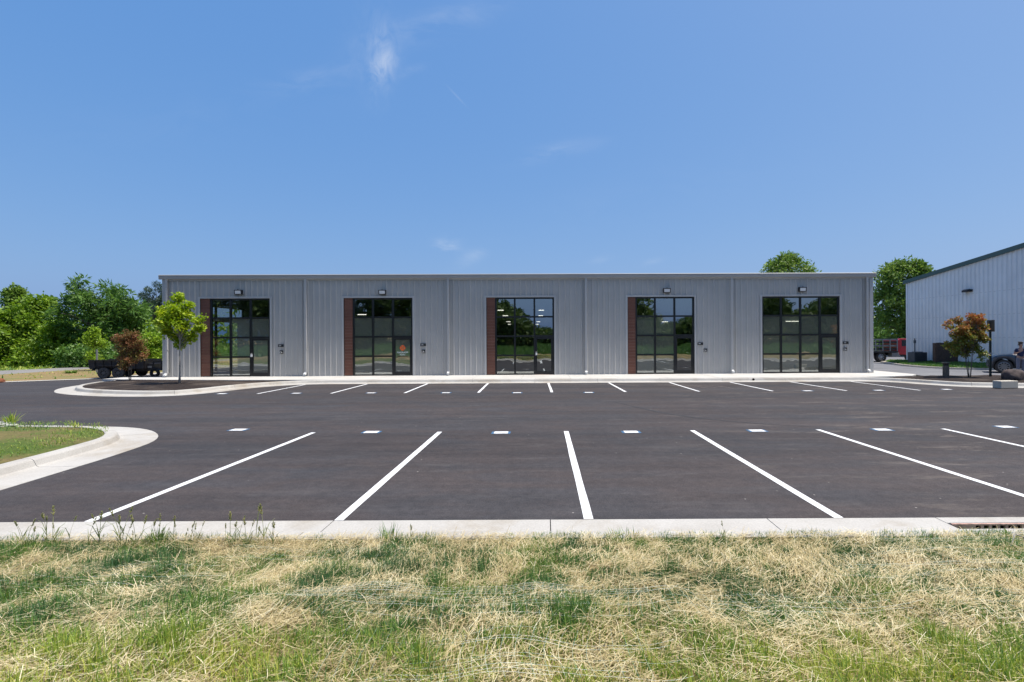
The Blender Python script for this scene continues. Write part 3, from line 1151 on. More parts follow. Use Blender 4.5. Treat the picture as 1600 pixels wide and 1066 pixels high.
def fx(px, py=520):
    """facade coordinate of a pixel column"""
    u = up_(px, py) / FPX
    X = u * (BY - BX * BYAW) / (1 - u * BYAW)
    return (X - BX) * math.sqrt(1 + BYAW ** 2)


def fz(px, py):
    u = up_(px, py) / FPX
    X = u * (BY - BX * BYAW) / (1 - u * BYAW)
    Y = BY + (X - BX) * BYAW
    return CAM_H - vp(px, py) / FPX * Y


Z0, ZT, ZE = .15, 4.40, 5.50
UNITS = []  # (opening left, storefront left, right, columns)
for (a, s, b, c) in ((313.5, 328, 422.5, 3), (537.5, 551, 645, 3), (760, 773.5, 866, 3), (980.5, 993, 1085, 3), (1190.5, 1190.5, 1312, 4)):
    UNITS.append((fx(a), fx(s), fx(b), c))


def rib_profile(a, b):
    pts = {a: 0, b: 0}
    P = .3048
    k0, k1 = int(a / P) - 1, int(b / P) + 2
    for k in range(k0, k1):
        c = k * P + .1524
        for dx, dy in ((-.060, 0), (-.018, -.046), (.018, -.046), (.060, 0)):
            if a < c + dx < b:
                pts[c + dx] = dy
        for mm in (c + .105, c + .20):
            for dx, dy in ((-.014, 0), (0, -.006), (.014, 0)):
                if a < mm + dx < b:
                    pts[mm + dx] = dy
    return sorted(pts.items())


def panel_mb(mb, a, b, z0, z1):
    p = rib_profile(a, b)
    vs = [(x, y, z0) for x, y in p] + [(x, y, z1) for x, y in p]
    n = len(p)
    mb.add(vs, [(i, i + 1, n + i + 1, n + i) for i in range(n - 1)])


PW = .9144
a = 0.0
while a < BL - .01:
    b = min(a + PW, BL)
    segs, cur = [], a
    for (o0, s0, o1, c) in UNITS:
        if o1 <= a or o0 >= b:
            continue
        if o0 > cur:
            segs.append((cur, o0, Z0 + .01))
        segs.append((max(cur, o0), min(o1, b), ZT))
        cur = min(o1, b)
    if cur < b - 1e-4:
        segs.append((cur, b, Z0 + .01))
    mb = MB()
    for (p, q_, z) in segs:
        if q_ - p > .002:
            panel_mb(mb, p + (.0 if p > a else .0), q_, z, ZE + .08)
    mb.build('wall_panel', M['siding'], bld)
    a = b

# wall core between openings, side and back walls, floor
core = MB()
cur = 0.02
for (o0, s0, o1, c) in UNITS:
    core.box(cur, o0 - .01, .04, .20, .0, ZE)
    core.box(o0 - .01, o1 + .01, .04, .20, ZT + .04, ZE)
    cur = o1 + .01
core.box(cur, BL - .02, .04, .20, 0, ZE)
DEPTH = 29.0
core.box(.0, BL, DEPTH - .2, DEPTH, 0, ZE)
core.box(BL - .2, BL - .01, .22, DEPTH - .21, 0, ZE)
# left wall with the corner office window
SW0, SW1 = 1.6, 7.4
core.box(.01, .2, .22, SW0, 0, ZE)
core.box(.01, .2, SW1, DEPTH - .21, 0, ZE)
core.box(.01, .2, SW0 + .005, SW1 - .005, ZT - .1, ZE)
core.build('wall_core', M['wall_in'], bld)
# side cladding
for (lo, hi, z0) in ((0, SW0, Z0), (SW1, DEPTH, Z0), (SW0, SW1, ZT - .1)):
    p = rib_profile(lo, hi)
    n = len(p)
    MB().add([(y, x, z0) for x, y in p] + [(y, x, ZE) for x, y in p], [(i + 1, i, n + i, n + i + 1) for i in range(n - 1)]).build('side_cladding', M['siding'], bld)
p = rib_profile(0, DEPTH)
n = len(p)
MB().add([(BL - y, x, 0) for x, y in p] + [(BL - y, x, ZE) for x, y in p], [(i, i + 1, n + i + 1, n + i) for i in range(n - 1)]).build('side_cladding', M['siding'], bld)
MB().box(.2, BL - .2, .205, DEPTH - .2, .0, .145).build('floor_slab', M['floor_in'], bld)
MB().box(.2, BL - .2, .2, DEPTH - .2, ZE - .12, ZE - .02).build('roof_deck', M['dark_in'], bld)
rf = MB()
rf.add([(-.1, -.10, 5.60), (BL + .1, -.10, 5.60), (BL + .1, DEPTH + .1, 6.0), (-.1, DEPTH + .1, 6.0),
        (-.1, -.10, 5.52), (BL + .1, -.10, 5.52), (BL + .1, DEPTH + .1, 5.52), (-.1, DEPTH + .1, 5.52)],
       [(0, 1, 2, 3), (7, 6, 5, 4), (0, 4, 5, 1), (1, 5, 6, 2), (2, 6, 7, 3), (3, 7, 4, 0)])
roof = rf.build('roof', M['fascia'], bld)
# eave gutter: an open trough with a rolled front lip
gprof = [(-.005, 5.46), (-.12, 5.43), (-.155, 5.45), (-.165, 5.60), (-.150, 5.625), (-.175, 5.64), (-.165, 5.655), (-.135, 5.645), (-.135, 5.50), (-.02, 5.50), (-.02, 5.53)]
gm_ = MB()
vs = [(-.16, y, z) for y, z in gprof] + [(BL + .16, y, z) for y, z in gprof]
n = len(gprof)
gm_.add(vs, [(i, i + 1, n + i + 1, n + i) for i in range(n - 1)])
gm_.add([(-.16, y, z) for y, z in gprof[:9]], [tuple(range(9))])
gm_.add([(BL + .16, y, z) for y, z in gprof[:9]], [tuple(range(9))[::-1]])
gut = gm_.build('eave_gutter', M['fascia'], bld)
lip = MB()
lp = [(-.180, 5.648), (-.125, 5.688), (-.10, 5.68), (-.10, 5.648)]
vs = [(-.16, y, z) for y, z in lp] + [(BL + .16, y, z) for y, z in lp]
lip.add(vs, [(0, 1, 5, 4), (1, 2, 6, 5), (2, 3, 7, 6), (3, 0, 4, 7), (0, 3, 2, 1), (4, 5, 6, 7)])
lip.build('gutter_lip', M['lip'], gut)
for k in range(1, 10):
    MB().box(k * 3.9 - .012, k * 3.9 + .012, -.172, -.10, 5.44, 5.638).build('gutter_seam', M['fascia'], gut)
MB().box(0.02, BL - .02, -.062, -.048, 5.36, 5.45).build('eave_trim', M['trim'], bld)
# base flashing and corner trims
for (x0, x1) in zip([0.06] + [u[2] + .10 for u in UNITS], [u[0] - .10 for u in UNITS] + [BL - .06]):
    MB().box(x0, x1, -.056, .03, .149, .175).build('base_flashing', M['trim'], bld)
for (x0, x1) in ((-.045, .16), (BL - .16, BL + .045)):
    MB().box(x0, x1, -.056, .10, .15, 5.45).build('corner_trim', M['trim'], bld, bevel=.006)

# downspouts
for px in (262.5, 479.0, 701.0, 915.3, 1142.5, 1353.5):
    c = fx(px)
    mb = MB()
    mb.box(c - .055, c + .055, -.150, -.050, .36, 5.44)
    for s in (-.03, .03):
        mb.box(c + s - .008, c + s + .008, -.156, -.151, .36, 5.44)
    ds = mb.build('downspout', M['downspout'], bld)
    for z in (1.6, 3.4, 5.0):
        MB().box(c - .075, c + .075, -.155, -.048, z, z + .035).build('strap', M['downspout'], ds)
    e = MB()
    prof = [(-.145, .36), (-.145, .30), (-.20, .245), (-.33, .215), (-.33, .30), (-.24, .325), (-.20, .36)]
    vs = [(c - .056, y, z) for y, z in prof] + [(c + .056, y, z) for y, z in prof]
    k = len(prof)
    e.add(vs, [tuple(range(k)), tuple(range(k, 2 * k))[::-1]] + [(i, k + i, k + (i + 1) % k, (i + 1) % k) for i in range(k)])
    e.build('outlet_elbow', M['white'], ds)
# panel joint beside the last downspout
MB().box(fx(1348.5) - .02, fx(1348.5) + .02, -.050, -.0475, .18, 5.36).build('joint_strip', M['fascia'], bld)


def board_panel(o0, s0):
    z, k = Z0 + .02, 0
    while z < ZT - .02:
        z2 = min(z + .165, ZT - .01)
        MB().box(o0 + .02, s0 - .005, -.004, .035, z + .0015, z2 - .0015).build('wood_board', M['wood'], bld)
        z = z2
    MB().box(o0 + .0, o0 + .019, -.03, .05, Z0, ZT).build('board_edge', M['black'], bld)


def quad_y(mb, x0, x1, z0, z1, y, tx=0.0, tz=0.0):
    mb.add([(x0, y - tx, z0 - 0), (x1, y + tx, z0), (x1, y + tx + tz, z1), (x0, y - tx + tz, z1)], [(0, 1, 2, 3)])


def letters(mb, x0, x1, z0, z1, n, y, rnd):
    """small illegible print: letter sized strokes"""
    w = (x1 - x0) / n
    for i in range(n):
        a, b = x0 + i * w + w * .12, x0 + (i + 1) * w - w * .12
        t = (z1 - z0) * .2
        kind = rnd.randrange(4)
        quad_y(mb, a, a + w * .2, z0, z1, y)
        if kind in (0, 1):
            quad_y(mb, a + w * .2, b, z1 - t, z1, y)
        if kind in (1, 2, 3):
            quad_y(mb, a + w * .2, b, z0, z0 + t, y)
        if kind in (0, 2):
            quad_y(mb, a + w * .2, b, (z0 + z1 - t) / 2, (z0 + z1 + t) / 2, y)
        if kind in (0, 3):
            quad_y(mb, b - w * .2, b, z0 + t, z1 - t, y)


LOCKBOX = {0, 2}
FILM = {0: (1, 2), 1: (0, 1, 2), 3: (0, 1), 4: (0, 1, 2, 3)}   # bays with a translucent film below the top lights
for ui, (o0, s0, o1, nc) in enumerate(UNITS):
    if s0 > o0 + .05:
        board_panel(o0, s0)
    tr = MB()
    tr.box(o0 - .10, o0, -.054, .06, Z0, ZT + .10)
    tr.box(o1, o1 + .10, -.054, .06, Z0, ZT + .10)
    tr.box(o0 + .001, o1 - .001, -.054, .06, ZT + .002, ZT + .10)
    tr.build('opening_trim', M['trim'], bld)
    # frame
    zb, zt = Z0 + .002, ZT - .002
    rows = [zb + (zt - zb) * k / 4 for k in range(5)]
    cw = (o1 - s0) / nc
    cols = [s0 + cw * k for k in range(nc + 1)]
    fr = MB()
    hv, y0, y1 = .049, .02, .14
    for k, c in enumerate(cols):
        lo = c - hv if k else c + .003
        hi = c + hv if k < nc else c - .003
        if k == 0:
            hi = c + .09
        if k == nc:
            lo = c - .09
        zlo = zb
        fr.box(lo, hi, y0, y1, zlo, zt)
    edges = [(cols[k] + (hv if k else .09), cols[k + 1] - (hv if k < nc - 1 else .09)) for k in range(nc)]
    dc = nc - 1
    for k, (a, b) in enumerate(edges):
        for r_, z in enumerate(rows):
            if k == dc and r_ in (0, 1):
                continue
            hh = .044
            lo, hi = z - hh, z + hh
            if r_ == 0:
                lo, hi = zb, zb + .07
            if r_ == 4:
                lo, hi = zt - .08, zt
            if k == dc and r_ == 2:
                lo, hi = z - .075, z + .05
            fr.box(a + .0005, b - .0005, y0 + .004, y1 - .004, lo, hi)
    sf = fr.build('storefront', M['black'], bld)
    rnd = random.Random(40 + ui)
    for k, (a, b) in enumerate(edges):
        for r_ in range(4):
            if k == dc and r_ < 2:
                continue
            z0 = rows[r_] + (.07 if r_ == 0 else .036)
            z1 = rows[r_ + 1] - (.08 if r_ == 3 else .036)
            if k == dc and r_ == 2:
                z0 = rows[2] + .05
            mb = MB()
            quad_y(mb, a - .004, b + .004, z0 - .004, z1 + .004, .07, rnd.gauss(0, .0018), rnd.gauss(0, .0022))
            mb.build('window_pane', M['film'] if r_ < 3 and k in FILM.get(ui, ()) else M['glass'], sf)
    # door
    a, b = edges[dc]
    zd0, zd1 = Z0 + .012, rows[2] - .078
    dr = MB()
    st = .085
    dr.box(a + .004, a + st, .035, .095, zd0, zd1)
    dr.box(b - st, b - .004, .035, .095, zd0, zd1)
    dr.box(a + st + .0005, b - st - .0005, .037, .093, zd1 - .09, zd1)
    dr.box(a + st + .0005, b - st - .0005, .037, .093, zd0, zd0 + .19)
    dr.build('door', M['black'], sf)
    mb = MB()
    quad_y(mb, a + st - .004, b - st + .004, zd0 + .186, zd1 - .086, .066, rnd.gauss(0, .003), rnd.gauss(0, .003))
    mb.build('door_pane', M['film'] if dc in FILM.get(ui, ()) else M['glass'], sf)
    h = MB()
    hx = a + st * .55
    h.tube([(hx, .035, zd0 + .85), (hx, -.03, zd0 + .85), (hx, -.03, zd0 + 1.45), (hx, .035, zd0 + 1.45)], .013, 6)
    h.build('door_handle', M['black'], sf)
    h = MB()
    h.box(a - .02, b + .02, -.03, .02, Z0 - .001, Z0 + .014)
    h.build('threshold', M['rust'] if ui == 2 else M['alloy'], sf)
    if ui in LOCKBOX:
        lb = MB()
        lb.box(hx - .045, hx + .045, -.095, -.045, zd0 + 1.06, zd0 + 1.19)
        lb.tube([(hx - .028, -.07, zd0 + 1.19), (hx - .028, -.07, zd0 + 1.25), (hx + .028, -.07, zd0 + 1.25), (hx + .028, -.07, zd0 + 1.19)], .008, 6)
        lb.build('key_lockbox', M['white'], sf, bevel=.008)
    if ui == 1:
        # round orange emblem and white print on the door glass
        cx, cz = (a + b) / 2 - .01, zd0 + 1.50
        em = MB()
        y = .058
        for q_ in range(8):
            t0 = math.pi / 4 * q_
            p = []
            for t in np.linspace(t0 + .07, t0 + math.pi / 4 - .07, 5):
                p.append((cx + .15 * math.cos(t), y, cz + .15 * math.sin(t)))
            tm = t0 + math.pi / 8
            p.append((cx + .045 * math.cos(tm), y, cz + .045 * math.sin(tm)))
            em.add(p, [tuple(range(len(p)))[::-1]])
        for q_ in (0, 2, 4, 6):
            t = math.pi / 4 * q_
            d_ = Vector((math.cos(t), math.sin(t)))
            e_ = Vector((-d_.y, d_.x)) * .022
            pp = [d_ * .02 - e_, d_ * .16 - e_, d_ * .16 + e_, d_ * .02 + e_]
            em.add([(cx + v.x, y - .001, cz + v.y) for v in pp], [(0, 1, 2, 3)])
        em.build('door_emblem', M['orange'], sf)
        tx = MB()
        letters(tx, cx - .30, cx + .30, cz - .285, cz - .205, 10, y, rnd)
        letters(tx, cx - .155, cx + .155, cz - .405, cz - .335, 6, y, rnd)
        tx.build('door_print', M['white_vinyl'], sf)
        tx = MB()
        letters(tx, cx - .29, cx + .30, cz - .51, cz - .46, 17, y, rnd)
        tx.build('door_small_print', M['clay'], sf)

# wall lights
for (px, py, o) in ((374.5, 457.0, 0), (598.5, 457, 1), (1041, 454.3, 3), (1252, 452.6, 4)):
    c, z = fx(px, py), fz(px, py)
    mb = MB()
    mb.box(c - .20, c + .20, -.075, -.047, z - .12, z + .13)
    prof = [(-.076, z + .13), (-.20, z + .115), (-.165, z - .125), (-.076, z - .12)]
    vs = [(c - .20, y, zz) for y, zz in prof] + [(c + .20, y, zz) for y, zz in prof]
    mb.add(vs, [(0, 1, 2, 3), (7, 6, 5, 4), (0, 4, 5, 1), (1, 5, 6, 2), (2, 6, 7, 3), (3, 7, 4, 0)])
    lt = mb.build('wall_light', M['dark'], bld)
    ln = MB()
    ln.add([(c - .155, -.170 - .003, z - .095), (c + .155, -.173, z - .095), (c + .155, -.198, z + .075), (c - .155, -.198, z + .075)], [(0, 1, 2, 3)])
    ln.build('lens', M['lens'], lt)
    MB().box(c - .01, c + .01, -.19, -.15, z + .125, z + .17).build('photocell', M['dark'], lt)

# unit plaques and key switches beside the doors
for i, (px, py, qx, qy) in enumerate(((439.6, 540.2, 440.6, 550.2), (661.6, 539, 662.2, 549.1), (1093.8, 537.2, 1101.6, 547.3), (1320.5, 535.6, 1319.9, 545.6))):
    c, z = fx(px, py), fz(px, py)
    pl = MB().box(c - .155, c + .155, -.066, -.047, z - .075, z + .075).build('unit_plaque', M['dark'], bld, bevel=.006)
    t = MB()
    letters(t, c - .10, c + .02, z - .03, z + .035, 3, -.0675, random.Random(i))
    t.build('unit_number', M['lens'], pl)
    c, z = fx(qx, qy), fz(qx, qy)
    pl = MB().box(c - .095, c + .095, -.068, -.047, z - .095, z + .095).build('access_plaque', M['dark'], bld, bevel=.01)
    t = MB()
    t.tube([(c - .03, -.070, z + .035), (c - .01, -.070, z - .02), (c + .04, -.070, z - .03), (c + .045, -.070, z - .055)], .011, 6)
    t.tube([(c - .035 + .05 * math.cos(k), -.070, z - .03 + .04 * math.sin(k)) for k in np.linspace(2.2, 5.6, 7)], .008, 5)
    t.build('access_symbol', M['lens'], pl)
# small drain pipe in the kerb, hose bib
mb = MB()
c = fx(1171)
mb.tube([(c, -3.6 + .885, .085), (c, -3.5 + .885, .085)], .05, 10)

# interior: partitions and front offices
inn_ = MB()
for k in range(1, 5):
    px_ = (479, 701, 915.3, 1142.5)[k - 1]
    c = fx(px_)
    inn_.box(c - .06, c + .06, .205, DEPTH - .2, .146, ZE - .13)
inn_.build('partition', M['wall_in'], bld)
OFFICE_D = {0: 6.5, 1: 5.0, 4: 5.5}
for ui, dep in OFFICE_D.items():
    lo = [.2, fx(479) + .06, fx(701) + .06, fx(915.3) + .06, fx(1142.5) + .06][ui]
    hi = [fx(479) - .06, fx(701) - .06, fx(915.3) - .06, fx(1142.5) - .06, BL - .2][ui]
    o = MB()
    o.box(lo + .001, hi - .001, .9, dep, 3.34, 3.42)
    o.build('office_ceiling', M['wall_in'], bld)
    MB().box(lo + .001, hi - .001, dep, dep + .12, .146, 3.42).build('office_wall', M['wall_in'], bld)
o = MB().box(fx(915.3) + .061, fx(1052), 4.2, 4.32, .146, 3.3).build('office_wall', M['wall_in'], bld)


def strip_light(px, py, depth, L):
    L *= .8
    X, Y, z = at(px, py, depth)
    lx = (X - BX)
    ly = Y - BY
    b = MB().box(lx - L / 2, lx + L / 2, ly - .06, ly + .06, z + .04, z + .10).build('light_fixture', M['white'], bld)
    MB().box(lx - L / 2 + .02, lx + L / 2 - .02, ly - .045, ly + .045, z, z + .039).build('light_tube', M['lamp'], b)


for (px, py, d, L) in ((784, 485, 34.0, .42 * 1.3), (793, 493.5, 39.0, .55), (799, 503, 46, .5), (801.5, 507, 52, .4),
                       (848, 485, 34, .5), (848.5, 493.5, 39, .5), (846, 503, 46, .45), (845, 507, 52, .4)):
    strip_light(px, py, d, L)
for (px, py, d, L) in ((566, 492, 32.0, .7), (1247, 502.2, 31.5, 1.1), (1043, 503, 31.5, .5)):
    strip_light(px, py, d, L)
# corner office window in the left wall
sw = MB()
for yv in (SW0 + .05, (SW0 * .52 + SW1 * .48), SW1 - .05):
    sw.box(.03, .15, yv - .05, yv + .05, Z0, ZT - .105)
for zv in (Z0 + .04, 1.2, 2.3, 3.35, ZT - .15):
    sw.box(.035, .145, SW0 + .1005, SW0 * .52 + SW1 * .48 - .0505, zv - .035, zv + .035)
    sw.box(.035, .145, SW0 * .52 + SW1 * .48 + .0505, SW1 - .1005, zv - .035, zv + .035)
swf = sw.build('side_window', M['black'], bld)
b = MB()
b.add([(.09, SW0, Z0), (.09, SW1, Z0), (.09, SW1, ZT - .11), (.09, SW0, ZT - .11)], [(0, 1, 2, 3)])
b.build('side_pane', glassmat('side_glass', .06, (.85, .88, .86)), swf)
# a clay pot and stick left standing in the corner office, dark rail
# ------------------------------------------------------------------ the white warehouse at the right
wh = thing('white_warehouse', 'tall white ribbed metal warehouse with dark green roof trim', 'building', (28.4, 40, 0), 0)
WLX = .85 / 8.8   # wall leans this much to +x per metre towards the camera
WN = 8.95         # wall length towards the camera


def wz(t):
    return 6.60 + .133 * t


def wpt(t, off=0.0):
    return (t * WLX - off, -t)


tt = 0.0
while tt < WN - .02:
    t1 = min(tt + .915, WN)
    mb = MB()
    for (s0, s1) in ((0, 1),):
        prof = rib_profile(tt, t1)
        lo = [(*wpt(t, -y * 1.5), .05) for t, y in prof]
        hi = [(*wpt(t, -y * 1.5), wz(t)) for t, y in prof]
        n = len(prof)
        mb.add(lo + hi, [(i, i + 1, n + i + 1, n + i) for i in range(n - 1)])
    mb.build('wall_panel', M['whsiding'], wh)
    tt = t1
for zz in (2.05, 3.55, 5.05):
    s = MB()
    s.box(-.004, .05, -WN, 0, zz, zz + .012, rot=Matrix.Rotation(math.atan(WLX), 3, 'Z'), c=(0, 0, zz))
    s.build('girt_seam', M['grey_metal'], wh)
e = wpt(WN)
cb = MB()
cb.add([(.05, -.05, 0), (e[0] + .05, e[1] + .02, 0), (e[0] + 25, e[1] + .02, 0), (25, -.05, 0),
        (.05, -.05, wz(0) - .05), (e[0] + .05, e[1] + .02, wz(WN) - .05), (e[0] + 25, e[1] + .02, wz(WN) - .05), (25, -.05, wz(0) - .05)],
       [(0, 1, 5, 4), (1, 2, 6, 5), (2, 3, 7, 6), (3, 0, 4, 7), (4, 5, 6, 7)])
cb.build('shell', M['whsiding'], wh)
rt = MB()
for (t0, t1) in ((-.25, WN + .4),):
    vs = []
    for t in (t0, t1):
        for off, dz in ((.16, -.26), (.16, .02), (-26, .06), (-26, -.1), (.02, -.1), (.02, -.26)):
            p = wpt(t, off)
            vs.append((p[0], p[1], wz(t) + dz))
    n = 6
    rt.add(vs, [(i, (i + 1) % n, n + (i + 1) % n, n + i) for i in range(n)] + [tuple(range(n))[::-1], tuple(range(n, 2 * n))])
rt.build('roof_trim', M['green_trim'], wh)
MB().box(-.07, .02, -.08, .06, .05, wz(0) - .27).build('corner_trim', M['whsiding'], wh)
x, y, z = at(1515, 455, 34.8)
wl = MB()
wl.box(-.16, -.03, -.28, .28, -.06, .10)
wl.add([(-.17, -.24, .13), (-.17, .24, .13), (-.38, .2, .04), (-.38, -.2, .04), (-.17, -.24, -.02), (-.17, .24, -.02), (-.38, .2, -.08), (-.38, -.2, -.08)],
       [(0, 3, 2, 1), (4, 5, 6, 7), (0, 1, 5, 4), (1, 2, 6, 5), (2, 3, 7, 6), (3, 0, 4, 7)])
wlo = wl.build('wall_light', M['dark'], wh)
wlo.location = (x - 28.4 - .02, y - 40, z)
wlo.rotation_euler = (0, 0, math.atan(WLX))

# condenser, meter pole and board enclosure along the warehouse wall
x, y, z = gnd(1433.5, 568, .22)
ac = thing('air_conditioner', 'dark grey boxy condenser unit at the foot of the white wall', 'air conditioner', (x, 37.6, .25), R(-5))
ac.location = (at(1433.5, 568, 37.6)[0], 37.6, .26)
c = MB()
c.box(-.44, .44, -.40, .40, .05, .78)
cab = c.build('cabinet', M['hvac'], ac, bevel=.02)
c = MB()
for k in range(9):
    c.box(-.40, .40, -.412, -.401, .12 + k * .07, .145 + k * .07)
c.build('louvre', M['dark'], ac)
MB().lathe([(.02, .781), (.34, .781), (.34, .81), (.30, .82), (.02, .82)], 20).build('fan_guard', M['dark'], ac)
MB().box(-.5, .5, -.46, .46, 0, .049).build('pad', M['block'], ac)
px_, py_, pz_ = at(1429, 553, 38.4)
mp = thing('meter_pole', 'thin grey conduit with a small meter box above the condenser unit', 'meter', (px_ + .02, 38.4, .3))
MB().tube([(0, 0, 0), (0, 0, 1.75)], .035, 8).build('conduit', M['hvac'], mp)
MB().box(-.06, .06, -.06, .06, 1.40, 1.62).build('meter_box', M['hvac'], mp, bevel=.015)
ex, ey, ez = at(1484, 568, 35.6)
en = thing('board_enclosure', 'dark brown board enclosure against the white wall behind the copper shrub', 'enclosure', (ex, 35.6, .28), R(0))
for k in range(11):
    w = 1.9 / 11
    MB().box(-.95 + k * w + .006, -.95 + (k + 1) * w - .006, -.03, .0, .14, 1.46 + random.uniform(-.01, .01)).build('fence_board', M['brown_board'], en)
MB().box(-.95, .95, .002, .05, .5, .6).build('rail', M['brown_board'], en)
MB().box(-.95, .95, .002, .05, 1.15, 1.25).build('rail', M['brown_board'], en)
for s in (-.95, .87):
    MB().box(s, s + .08, .052, .13, -.2, 1.44).build('enclosure_post', M['brown_board'], en)
    MB().box(s, s + .04, .131, .32, .14, 1.44).build('side_panel', M['brown_board'], en)
MB().box(-.80, 1.0, -.05, .32, -.15, .135).build('skid_base', M['hvac'], en)
#@@PART3
# ------------------------------------------------------------------ trees and shrubs
def leaves(rng, C, Rd, per, size, aspect=.5, out=.6, droop=.15, flat=.5, jitter=.45, shell=.5, by_height=0.0):
    """leaf quads around clump centres C (n,3) of radius Rd (n,)"""
    n = len(C)
    idx = np.repeat(np.arange(n), per)
    m = len(idx)
    d = rng.normal(size=(m, 3))
    d[:, 2] *= .8
    d /= np.linalg.norm(d, axis=1)[:, None] + 1e-9
    r = Rd[idx] * rng.random(m) ** shell
    p = C[idx] + d * r[:, None]
    ax = d * out + rng.normal(size=(m, 3)) * jitter
    ax[:, 2] -= droop
    ax /= np.linalg.norm(ax, axis=1)[:, None] + 1e-9
    nr_ = rng.normal(size=(m, 3)) * (1 - flat) + np.array([0, 0, 1.0]) * flat
    sd_ = np.cross(ax, nr_)
    sd_ /= np.linalg.norm(sd_, axis=1)[:, None] + 1e-9
    L = size * rng.uniform(.65, 1.25, m)[:, None]
    w = L * aspect
    V = np.stack([p, p + ax * L * .48 + sd_ * w / 2, p + ax * L, p + ax * L * .48 - sd_ * w / 2], 1).reshape(-1, 3)
    Q = np.arange(m * 4).reshape(m, 4)
    ct = rng.random(n)[idx]
    T = np.clip(.55 * rng.random(m) + .45 * ct, 0, 1)
    if by_height:   # new growth at the top and outside is redder
        zz = (p[:, 2] - p[:, 2].min()) / (np.ptp(p[:, 2]) + 1e-6)
        T = np.clip(by_height * zz + (1 - by_height) * T, 0, 1)
    return V, Q, np.repeat(T, 4)


def limb_tubes(mb, base, top, ends, r0, rng, n=6, wig=.06, r_end=.012):
    """trunk from base to top, limbs from points up the trunk to the clump centres"""
    base, top = Vector(base), Vector(top)
    H = (top - base).length
    pts, rad = [], []
    k = 7
    for i in range(k + 1):
        t = i / k
        p = base.lerp(top, t) + Vector((rng.normal() * wig * H * .12 * t, rng.normal() * wig * H * .12 * t, 0))
        pts.append(p)
        rad.append(r0 * (1 - .75 * t) * (1.35 if i == 0 else 1))
    mb.tube(pts, rad, 9)
    for e in ends:
        e = Vector(e)
        t = min(.95, max(.15, ((e.z - base.z) / max(.1, top.z - base.z)) * .75))
        i = int(t * k)
        s = pts[i].lerp(pts[min(k, i + 1)], t * k - i)
        mid = s.lerp(e, .5) + Vector((rng.normal() * .06, rng.normal() * .06, .10)) * (e - s).length
        rr = rad[i] * .45
        mb.tube([s, mid, e], [rr, max(r_end, rr * .6), r_end * .7], 5, caps=False)


def tree(name, label, cat, loc, H, z0, wid, mat, seed, leaf=.2, per=60, nclump=90, clump=.55, aspect=.5, bark='bark', r0=.12, prof=None, lobes=7, out=.6, droop=.15,
         flat=.5, group=None, stems=None, shell=.5, depth=1.0, nlimb=26, lean=(0, 0), lobe_list=None, by_height=0.0):
    rng = np.random.default_rng(seed)
    t = thing(name, label, cat, loc, 0, group)
    prof = prof or (lambda u: math.sin(math.pi * min(1, .12 + .88 * u)) ** .6)
    # lobes: large masses, then clumps round them
    LC, LR = [], []
    for i in range(lobes):
        u = (i + .5) / lobes
        a = i * 2.4 + rng.uniform(-.5, .5)
        rr = wid / 2 * prof(u)
        LC.append((math.cos(a) * rr * rng.uniform(.25, .72), math.sin(a) * rr * rng.uniform(.25, .72) * depth, z0 + (H - z0) * u))
        LR.append(rng.uniform(.55, 1.0))
    C = []
    tries = 0
    while len(C) < nclump and tries < nclump * 60:
        tries += 1
        u = rng.random()
        rr = wid / 2 * prof(u)
        a = rng.uniform(0, 6.283)
        q_ = rng.random() ** .42
        p = np.array([math.cos(a) * rr * q_, math.sin(a) * rr * q_ * depth, z0 + (H - z0) * u])
        dl = min(np.hypot(p[0] - c[0], p[1] - c[1]) / (wid * .30 * r) + abs(p[2] - c[2]) / ((H - z0) * .24) for c, r in zip(LC, LR))
        if dl < 1.0 or rng.random() < .12:
            C.append(p)
    if lobe_list:
        C = []
        wt_ = np.array([l[3] ** 2 for l in lobe_list])
        cnts = np.maximum(2, np.round(nclump * wt_ / wt_.sum())).astype(int)
        for (lx, ly, lz, lr), k in zip(lobe_list, cnts):
            d = rng.normal(size=(k, 3))
            d /= np.linalg.norm(d, axis=1)[:, None]
            C += list(np.array([lx, ly, lz]) + d * lr * (rng.random(k) ** .45)[:, None])
    C = np.array(C)
    C[:, 0] += lean[0] * (C[:, 2] - z0) / (H - z0)
    Rd = clump * rng.uniform(.55, 1.25, len(C))
    V, Q, T = leaves(rng, C, Rd, per, leaf, aspect, out, droop, flat, shell=shell, by_height=by_height)
    np_mesh('crown', V, [Q], mat, t, T)
    mb = MB()
    sel = rng.permutation(len(C))[:nlimb]
    if stems:
        for (dx, dy) in stems:
            near_ = sorted(sel, key=lambda i: (C[i][0] - dx * 3) ** 2 + (C[i][1] - dy * 3) ** 2)[:max(3, nlimb // len(stems))]
            limb_tubes(mb, (dx * .22, dy * .22, -.05), (dx * 1.3, dy * 1.3, z0 + (H - z0) * .62), [C[i] for i in near_], r0, rng, r_end=.007)
    else:
        limb_tubes(mb, (0, 0, -.1), (lean[0] * .6, 0, z0 + (H - z0) * .75), [C[i] for i in sel], r0, rng, r_end=max(.006, r0 * .12))
    mb.build('trunk', M[bark], t, smooth=True)
    return t


def top_h(px, py, Y, zb=0.0):
    return at(px, py, Y)[2] - zb


def lobes_px(L, ox, oy, sc, bx, by, Y, zb, seed, dep=1.0):
    """crown masses measured in a crop of the photograph, as local (x, y, z, r)"""
    rr = np.random.default_rng(seed)
    k = Y / FPX
    X0 = (bx - CX) * k
    out = []
    for (x, y, r_) in L:
        px, py = ox + x / sc, oy + y / sc
        out.append(((px - CX) * k - X0, rr.uniform(-.5, .5) * dep, CAM_H - vp(px, py) * k - zb, r_ / sc * k))
    return out


